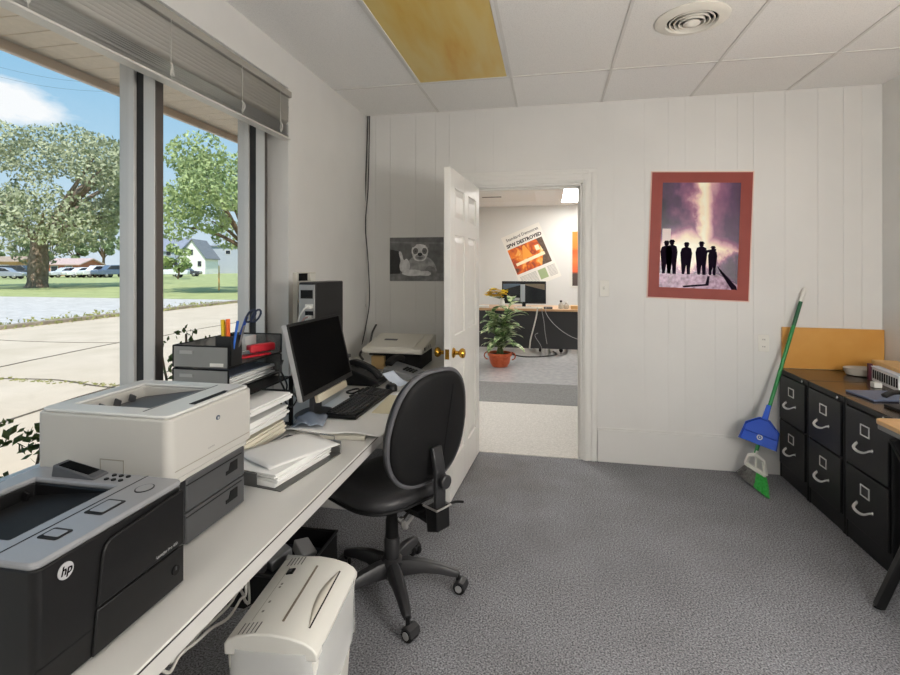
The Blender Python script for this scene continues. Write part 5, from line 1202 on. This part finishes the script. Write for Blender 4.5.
# expansion joints cut into the road: thin dark tar seams
jm=mat('tar_seam',(92,82,66),.9)
sj=B()
for pts,w_ in (([(-8.28,6.17),(-8.45,7.4),(-8.58,8.6),(-8.46,9.65),(-8.5,10.9),(-8.5,20)],.05),([(-8.28,6.17),(-8.2,3),(-8.3,-4)],.05),([(-5.1,1),(-5.31,3.96),(-5.47,5.27),(-5.5,9),(-5.45,20)],.045),([(-7.46,5.56),(-6.6,5.6),(-5.39,5.39),(-4.2,5.5)],.04),([(-13,8.6),(-10.5,8.4),(-8.5,8.6)],.03)):
    P_=smooth_path([(x,y,G0+.001) for x,y in pts],6); P_=[p_+Vector((mnoise.noise(p_*1.7)*.05,mnoise.noise(p_*1.3+Vector((5,0,0)))*.05,0)) for p_ in P_]
    sj.bar(P_,w_,.006)
struct(sj.build('trim_road_joints', jm, smooth=False))
# soffit and fascia over the window
b=B(); y=-6.0
while y<9: b.box(-2.68,-1.655,y,y+.138,2.548,2.56); y+=.145
b.box(-2.68,-1.655,-6,9,2.558,2.575)
struct(b.build('roof_soffit', mat('soffit_beige',(240,228,212),.6,var=5,vscale=30), smooth=False))
b=B(); b.box(-2.70,-2.665,-6,9,2.500,2.70); struct(b.build('roof_fascia', mat('fascia_beige',(242,228,214),.6), bevel=.004))
struct(B().box(-2.72,2.4,-6,10.2,2.70,2.80).build('roof', mat('roof_grey',(110,108,104),.8)))
b=B(); b.box(-1.66-.02,-1.655,-6,WY0-.01,G0,2.56); b.box(-1.68,-1.655,WY1+.01,9,G0,2.56); b.box(-1.68,-1.655,WY0-.01,WY1+.01,G0,WZ0-.005); struct(b.build('wall_outer', mat('outer_brick',(150,128,110),.8)))
# foliage
def leaf_mat(name,c1,c2,vs=.6):
    m=mat(name,c1,.7,c2=c2,vscale=vs,detail=6); m.node_tree.nodes['Principled BSDF'].inputs['Specular IOR Level'].default_value=.2; return m
def leafcloud(bld,rng,blobs,n,size,gap=.0):
    for _ in range(n):
        c,r=blobs[rng.randrange(len(blobs))]
        while True:
            v=Vector((rng.uniform(-1,1),rng.uniform(-1,1),rng.uniform(-1,1)))
            if .15<v.length<1: break
        v=v.normalized()*(v.length**.45)
        p=Vector(c)+Vector((v.x*r,v.y*r,v.z*r*.72))
        a=Vector((rng.uniform(-1,1),rng.uniform(-1,1),rng.uniform(-.4,1))).normalized(); t1=a.orthogonal().normalized(); t2=a.cross(t1); s_=size*rng.uniform(.6,1.35); ph_=rng.uniform(0,6.28)
        e1=(t1*cos(ph_)+t2*sin(ph_))*s_; e2=(t2*cos(ph_)-t1*sin(ph_))*s_*.55
        bld.add([p-e1,p-e2*.8,p+e1,p+e2],[(0,1,2,3)])
def tree(label,px,f,top,crx,crz,trunk_r,lm,bark,n,size,cz,seed,nb=26,group='trees outside the window',off=(0,0),low=0,trunk_top=.5):
    x,y=at(px,f); rng=random.Random(seed)
    t=thing('tree',label,'tree',(x,y,G0+.03),0,group)
    tr=B(); zt=G0+cz*trunk_top
    tr.tube(smooth_path([(x,y,G0),(x+.05,y,G0+.4),(x+.15,y,zt*.6),(x+.1,y+.1,zt)],4),[trunk_r*1.35]+[trunk_r*1.1]*3+[trunk_r]*5+[trunk_r*.85]*4,10)
    C0=Vector((x+off[0],y+off[1],cz)); blobs=[]
    for i in range(nb):
        while True:
            v=Vector((rng.uniform(-1,1),rng.uniform(-1,1),rng.uniform(-1,1)))
            if .25<v.length<1 : break
        v=v.normalized()*(.35+.6*v.length)
        c=C0+Vector((v.x*crx,v.y*crx,v.z*crz)); blobs.append((c,crx*rng.uniform(.20,.36)))
    for c,r in blobs[:14]:
        s0=Vector((x+.1,y+.1,zt)); mid=s0.lerp(c,.5)+Vector((0,0,-.2*crz*rng.random()+.15*crz))
        pts=smooth_path([s0-Vector((0,0,.3)),mid,c],4); k=len(pts); tr.tube(pts,[trunk_r*(.5-.42*i/(k-1)) for i in range(k)],6)
    tr.build('trunk', bark, t)
    lf=B(); leafcloud(lf,rng,blobs,n,size); lf.build('crown', lm, t, smooth=False, fix=False)
    return t
bark1=mat('grey_bark',(128,112,96),.9,var=22,vscale=5,bump=.5,bscale=8); bark2=mat('brown_bark',(104,84,64),.9,var=16,vscale=6)
lmA=leaf_mat('pale_olive_leaf',(122,132,100),(200,204,170),.9); lmB=leaf_mat('fresh_green_leaf',(124,146,94),(190,204,146),.8); lmC=leaf_mat('far_green_leaf',(122,140,104),(164,178,138),.35)
tree('large old tree with a thick trunk and airy pale crown left of the mullion',37,36.5,0,7.4,4.3,.62,lmA,bark1,24000,.145,7.1,3,nb=42,off=(-.1,0),trunk_top=.50)
tree('fresh green tree seen through the second window pane in front of the houses',246,30,0,4.4,3.4,.30,lmB,bark2,17000,.125,5.6,5,nb=34,off=(-1.5,.3),trunk_top=.5)
tree('small young tree standing in front of the white gabled house',178,62,0,2.0,1.6,.10,lmB,bark2,1100,.24,2.6,8,nb=12,trunk_top=.5)
for i,(px,f,cx,cz,lab) in enumerate(((-12,128,4.4,6.6,'distant rounded tree at the far left behind the parked cars'),(21,142,4.8,7.4,'distant tree behind the big trunk'),(50,128,4.6,7.4,'distant tree behind the red brick building'),(76,142,4.8,7.6,'distant tree behind the white parked cars'),(103,128,4.5,7.8,'distant tall tree behind the white van'),(128,142,4.8,7.8,'distant tree behind the blue parked car'))):
    tree(lab,px,f,0,cx*.72,cz*.58,.35,lmC,bark2,2200,.5,cz,20+i,nb=16,group='distant trees behind the parked cars')
# bushes and weeds
def shrub(label,c,r,n,size,seed,h):
    rng=random.Random(seed); t=thing('shrub',label,'shrub',(c[0],c[1],G0)); st_=B(); blobs=[]
    for i in range(9):
        a=rng.uniform(0,6.28); q=Vector((c[0]+rng.uniform(.2,1)*r*cos(a),c[1]+rng.uniform(.2,1)*r*sin(a),G0+h*rng.uniform(.75,1))); blobs.append((q,r*.28))
        st_.tube(smooth_path([(c[0]+.05*cos(a),c[1]+.05*sin(a),G0),(c[0]+.5*(q.x-c[0]),c[1]+.5*(q.y-c[1]),G0+h*.45),q],4),.006,5)
        blobs.append((q.lerp(Vector((c[0],c[1],G0)),.3),r*.34)); blobs.append((q.lerp(Vector((c[0],c[1],G0)),.6),r*.4))
    st_.build('stems', bark2, t); lf=B(); leafcloud(lf,rng,blobs,n,size); lf.build('foliage', leaf_mat('shrub_leaf%d'%seed,(52,70,34),(104,124,66),9), t, smooth=False, fix=False)
shrub('low green shrub growing just outside the glass beside the black printer',(-2.22,1.64),.30,1500,.022,41,.84)
shrub('thin dark-leaved shrub outside the glass behind the pen cup',(-2.0,2.50),.20,420,.018,42,1.26)
wd=B(); rng=random.Random(6)
for i in range(1100):
    yy=rng.uniform(6,19); xx=-13.05+rng.gauss(0,.12)-abs(rng.gauss(0,.8))*(rng.random()<.85); h=rng.uniform(.02,.10); a=rng.uniform(0,6.28); e=Vector((cos(a),sin(a),0))*.022
    p_=Vector((xx,yy,G0+.02)); wd.add([p_-e,p_+e,p_+e*1.6+Vector((rng.uniform(-.06,.06),rng.uniform(-.06,.06),h)),p_-e*.6+Vector((0,.03,h*.8))],[(0,1,2,3)])
for i in range(150):
    yy=5.5+.1*rng.gauss(0,.4); xx=rng.uniform(-7.4,-4.4); h=rng.uniform(.005,.02); a=rng.uniform(0,6.28); e=Vector((cos(a),sin(a),0))*.02; p_=Vector((xx,yy,G0))
    wd.add([p_-e,p_+e,p_+e+Vector((0,0,h)),p_-e+Vector((0,.01,h))],[(0,1,2,3)])
tag(wd.build('weeds', leaf_mat('weed_leaf',(120,126,74),(172,168,112),3), smooth=False, fix=False),'dry green weeds along the kerb and road cracks','weeds',kind='stuff')
# marker post
x,y=at(219,32); t=thing('marker_post','thin orange marker post standing in the lawn','post',(x,y,G0+.03))
B().tube([(x,y,G0+.02),(x,y,1.05)],.04,8).build('post', mat('post_orange',(238,170,90),.5), t); B().tube([(x,y,1.05),(x,y,1.5)],.042,8).build('post_tip', mat('post_cream',(236,214,150),.5), t)
# cars
tyre=mat('tyre',(26,26,26),.8); cglass=mat('car_glass',(44,50,58),.1); 
def car(label,px,f,face,col,kind=0,L_=4.5,g=None):
    x,y=at(px,f); a=TH+face
    t=thing('car',label,'car',(x,y,G0+.03),a,'cars parked across the lawn'); w=.88
    m=mat('car_paint',col,.25)
    if kind==0: low=[(-2.2,.35),(2.2,.35),(2.25,.6),(2.15,.82),(1.2,.92),(-1.3,.95),(-2.2,.90),(-2.28,.6)]; cab=[(-1.75,.90),(1.1,.90),(.45,1.40),(-.3,1.46),(-1.1,1.40)]
    elif kind==1: low=[(-2.2,.42),(2.2,.42),(2.28,.7),(2.2,1.0),(1.3,1.08),(-2.2,1.08),(-2.28,.7)]; cab=[(-2.15,1.05),(1.2,1.05),(.55,1.72),(-1.95,1.74)]
    else: low=[(-2.6,.45),(2.6,.45),(2.65,.8),(2.55,1.05),(1.5,1.12),(-2.6,1.12),(-2.65,.8)]; cab=[(-.8,1.1),(1.4,1.1),(.8,1.78),(-.6,1.80)]
    B().prism(low,lambda u,v,ww:(u,ww,v),-w,w).build('body', m, t, local=True, bevel=.06)
    B().prism(cab,lambda u,v,ww:(u,ww,v),-w*.84,w*.84).build('cabin', m, t, local=True, bevel=.05)
    cx=sum(p[0] for p in cab)/len(cab); cz_=sum(p[1] for p in cab)/len(cab)
    q=B(); q.prism([(cx+(u-cx)*.86,cz_+(v-cz_)*.72) for u,v in cab],lambda u,v,ww:(u,ww,v),-w*.855,w*.855); q.build('side_windows', cglass, t, local=True)
    for u in (-1.38,1.38):
        for s_ in (-1,1):
            wh=B().lathe([(.18,-.1),(.33,-.09),(.34,0),(.33,.09),(.18,.1)],(u,s_*(w-.1),.34),'Y',18).build('wheel', tyre, t, local=True)
            B().lathe([(.02,0),(.2,.0),(.18,.012),(.02,.02)],(u,s_*(w+.0),.34),(Vector((1,0,0)),Vector((0,0,1)),Vector((0,s_,0))),14).build('hubcap', steel_m, wh, local=True)
    for s_ in (-1,1): B().box(2.2,2.28,s_*.6-.16,s_*.6+.16,.62,.78).build('headlight', white_m, t, local=True)
car('silver car at the far left partly behind the big trunk',4,62,.3,(150,156,166),0)
car('dark car just left of the big tree trunk',20,68,.25,(60,66,74),1)
car('pale silver sedan parked right of the big tree trunk',66,72,pi+1.1,(206,210,216),0)
car('white sedan parked in the middle of the row of cars',81.5,72,pi+1.1,(236,236,236),0)
car('white van-like wagon parked before the distant trees',97,72,pi+1.1,(230,232,234),1)
car('blue grey pickup parked beside the window mullion',113.5,72,pi+1.1,(96,112,134),2)
car('white pickup parked left of the small young tree',168,70,pi+.3,(226,228,232),2)
car('dark car parked right of the small young tree',186,80,.2,(70,72,78),0)
# houses
def house(label,px,f,wd_,dp,h,ridge,yaw,wallc,roofc,wins,gable=True):
    x,y=at(px,f); t=thing('house',label,'house',(x,y,G0),TH+yaw); wm=mat('house_wall',wallc,.7); rm=mat('house_roof',roofc,.8,var=8,vscale=3)
    B().box(-wd_/2,wd_/2,0,dp,0,h).build('walls', wm, t, local=True, smooth=False)
    o=.35
    if gable:   # gable end faces the camera
        B().prism([(-wd_/2,h),(wd_/2,h),(0,h+ridge)],lambda u,v,ww:(u,ww,v),0,dp).build('gable', wm, t, local=True, smooth=False)
        for s_ in (-1,1):
            B().prism([(0,h+ridge+.02),(s_*(wd_/2+o),h-o*ridge/(wd_/2)),(s_*(wd_/2+o),h-o*ridge/(wd_/2)+.18),(0,h+ridge+.22)],lambda u,v,ww:(u,ww,v),-o,dp+o).build('roof', rm, t, local=True, smooth=False)
    else:
        B().prism([(-o,h-.05),(dp/2,h+ridge),(dp+o,h-.05),(dp+o,h+.12),(dp/2,h+ridge+.2),(-o,h+.12)],lambda u,v,ww:(ww,u,v),-wd_/2-o,wd_/2+o).build('roof', rm, t, local=True, smooth=False)
        B().prism([(0,h-.02),(dp,h-.02),(dp/2,h+ridge)],lambda u,v,ww:(ww,u,v),-wd_/2+.05,wd_/2-.05).build('gable', wm, t, local=True, smooth=False)
    for (u,z,ww,hh_) in wins:
        fr=B().box(u-ww/2-.1,u+ww/2+.1,-.06,.02,z-hh_/2-.1,z+hh_/2+.1).build('window', white_m, t, local=True, smooth=False)
        B().box(u-ww/2,u+ww/2,-.08,-.05,z-hh_/2,z+hh_/2).build('pane', cglass, fr, local=True, smooth=False)
    return t
house('white house with a steep gable seen through the second pane',192,104,5.2,8,3.6,3.6,.12,(240,240,238),(120,124,130),[(-.2,4.6,.8,1.1),(1.5,2.2,.7,1.1)])
house('large pale grey building with few windows right of the white house',229,117,9.6,12,6.4,.5,.1,(178,184,194),(150,154,160),[(-.2,5.0,1.0,.8),(3.3,4.4,1.1,2.6)],False)
house('blue grey house with dark windows left of the small young tree',160,119,9.5,9,5.2,3.2,-.1,(170,180,196),(140,146,160),[(2.2,5.0,1.1,1.5),(3.6,2.2,1.6,1.6),(1.0,2.2,1.4,1.5),(-2,5,1.1,1.5)],False)
house('red brick building with a pinkish roof behind the white cars',62,86,5.5,7,1.9,1.0,.1,(186,116,92),(196,172,164),[(-1.2,1.2,1,.9),(1.1,1.2,1,.9)],False)
house('orange brick building at the far left edge of the window',-2,84,6,7,2.4,.8,.1,(206,160,112),(168,148,128),[(1,1.3,1.2,1)],False)
# overhead wires
for k,(p0,p1) in enumerate((((-20,62),(130,84)),((-20,72),(130,92)))):
    a0_,b0_=at(p0[0],44),at(p1[0],44); z0_=EYE+(267-p0[1])/500*44; z1_=EYE+(267-p1[1])/500*44
    P_=[Vector((a0_[0],a0_[1],z0_)).lerp(Vector((b0_[0],b0_[1],z1_)),i/12)-Vector((0,0,.5*sin(pi*i/12))) for i in range(13)]
    P_=[P_[0]+(P_[0]-P_[1])*20]+P_+[P_[-1]+(P_[-1]-P_[-2])*20]
    tag(B().tube(P_,.012,5).build('overhead_wire', mat('wire_grey',(90,110,130),.6)),['upper overhead wire crossing the sky left of the mullion','lower overhead wire crossing the sky left of the mullion'][k],'wire')
# ------------------------------------------------------------------ sky, sun, camera
W=bpy.data.worlds.new('sky'); SC.world=W; W.use_nodes=True; nt=W.node_tree; bg=nt.nodes['Background']
tc=nt.nodes.new('ShaderNodeTexCoord'); sx=nt.nodes.new('ShaderNodeSeparateXYZ'); L(nt,tc.outputs['Generated'],sx.inputs[0])
r=nt.nodes.new('ShaderNodeValToRGB'); e=r.color_ramp.elements; e[0].position=0; e[0].color=rgb(226,240,250); e[1].position=.75; e[1].color=rgb(90,160,226)
for p_,c in ((.16,(190,226,248)),(.34,(150,206,243))): q=e.new(p_); q.color=rgb(*c)
L(nt,sx.outputs[2],r.inputs['Fac'])
n=nt.nodes.new('ShaderNodeTexNoise'); n.inputs['Scale'].default_value=5; n.inputs['Detail'].default_value=7; n.inputs['Roughness'].default_value=.55
mp=nt.nodes.new('ShaderNodeMapping'); mp.inputs['Scale'].default_value=(1,1,2.4); mp.inputs['Location'].default_value=(3.1,1.4,.2); L(nt,tc.outputs['Generated'],mp.inputs[0]); L(nt,mp.outputs[0],n.inputs['Vector'])
cd=Vector(ray(-6,104)).normalized()
dt=nt.nodes.new('ShaderNodeVectorMath'); dt.operation='SUBTRACT'; dt.inputs[1].default_value=cd; L(nt,tc.outputs['Generated'],dt.inputs[0])
ms=nt.nodes.new('ShaderNodeVectorMath'); ms.operation='MULTIPLY'; ms.inputs[1].default_value=(10,10,24); L(nt,dt.outputs[0],ms.inputs[0])
ln=nt.nodes.new('ShaderNodeVectorMath'); ln.operation='LENGTH'; L(nt,ms.outputs[0],ln.inputs[0])
md=nt.nodes.new('ShaderNodeMath'); md.operation='MULTIPLY_ADD'; md.inputs[1].default_value=-.30; md.inputs[2].default_value=.36; L(nt,ln.outputs['Value'],md.inputs[0]); md.use_clamp=False
mxm=nt.nodes.new('ShaderNodeMath'); mxm.operation='MAXIMUM'; mxm.inputs[1].default_value=-.2; L(nt,md.outputs[0],mxm.inputs[0])
ad=nt.nodes.new('ShaderNodeMath'); ad.operation='ADD'; L(nt,mxm.outputs[0],ad.inputs[0]); L(nt,n.outputs['Fac'],ad.inputs[1])
cr=nt.nodes.new('ShaderNodeValToRGB'); cr.color_ramp.elements[0].position=.56; cr.color_ramp.elements[0].color=(0,0,0,1); cr.color_ramp.elements[1].position=.70; L(nt,ad.outputs[0],cr.inputs['Fac'])
mx=nt.nodes.new('ShaderNodeMix'); mx.data_type='RGBA'; L(nt,cr.outputs['Color'],mx.inputs[0]); L(nt,r.outputs['Color'],mx.inputs[6]); mx.inputs[7].default_value=(1.05,1.08,1.1,1)
L(nt,mx.outputs[2],bg.inputs['Color']); bg.inputs['Strength'].default_value=SKY_S
su=bpy.data.lights.new('sun','SUN'); su.energy=SUN_S; su.angle=radians(.6); su.color=(1,.955,.87); so=bpy.data.objects.new('sun',su); COL.objects.link(so)
so.rotation_euler=Vector((-.42,.62,-1.15)).to_track_quat('-Z','Y').to_euler()
cam=bpy.data.cameras.new('camera'); co=bpy.data.objects.new('camera',cam); COL.objects.link(co); co.location=(0,0,EYE); co.rotation_euler=(pi/2,0,TH)
cam.sensor_width=36; cam.lens=20; cam.shift_y=-(337.5-267)/900; cam.clip_start=.02; cam.clip_end=600; SC.camera=co
SC.view_settings.view_transform='Standard'; SC.view_settings.look='None'; SC.view_settings.exposure=EXPO; SC.view_settings.gamma=1; SC.view_settings.use_curve_mapping=False
SC.cycles.use_denoising=True; SC.cycles.max_bounces=10; SC.cycles.diffuse_bounces=6; SC.cycles.transparent_max_bounces=16; SC.cycles.sample_clamp_indirect=6
SC.cycles.caustics_reflective=False; SC.cycles.caustics_refractive=False
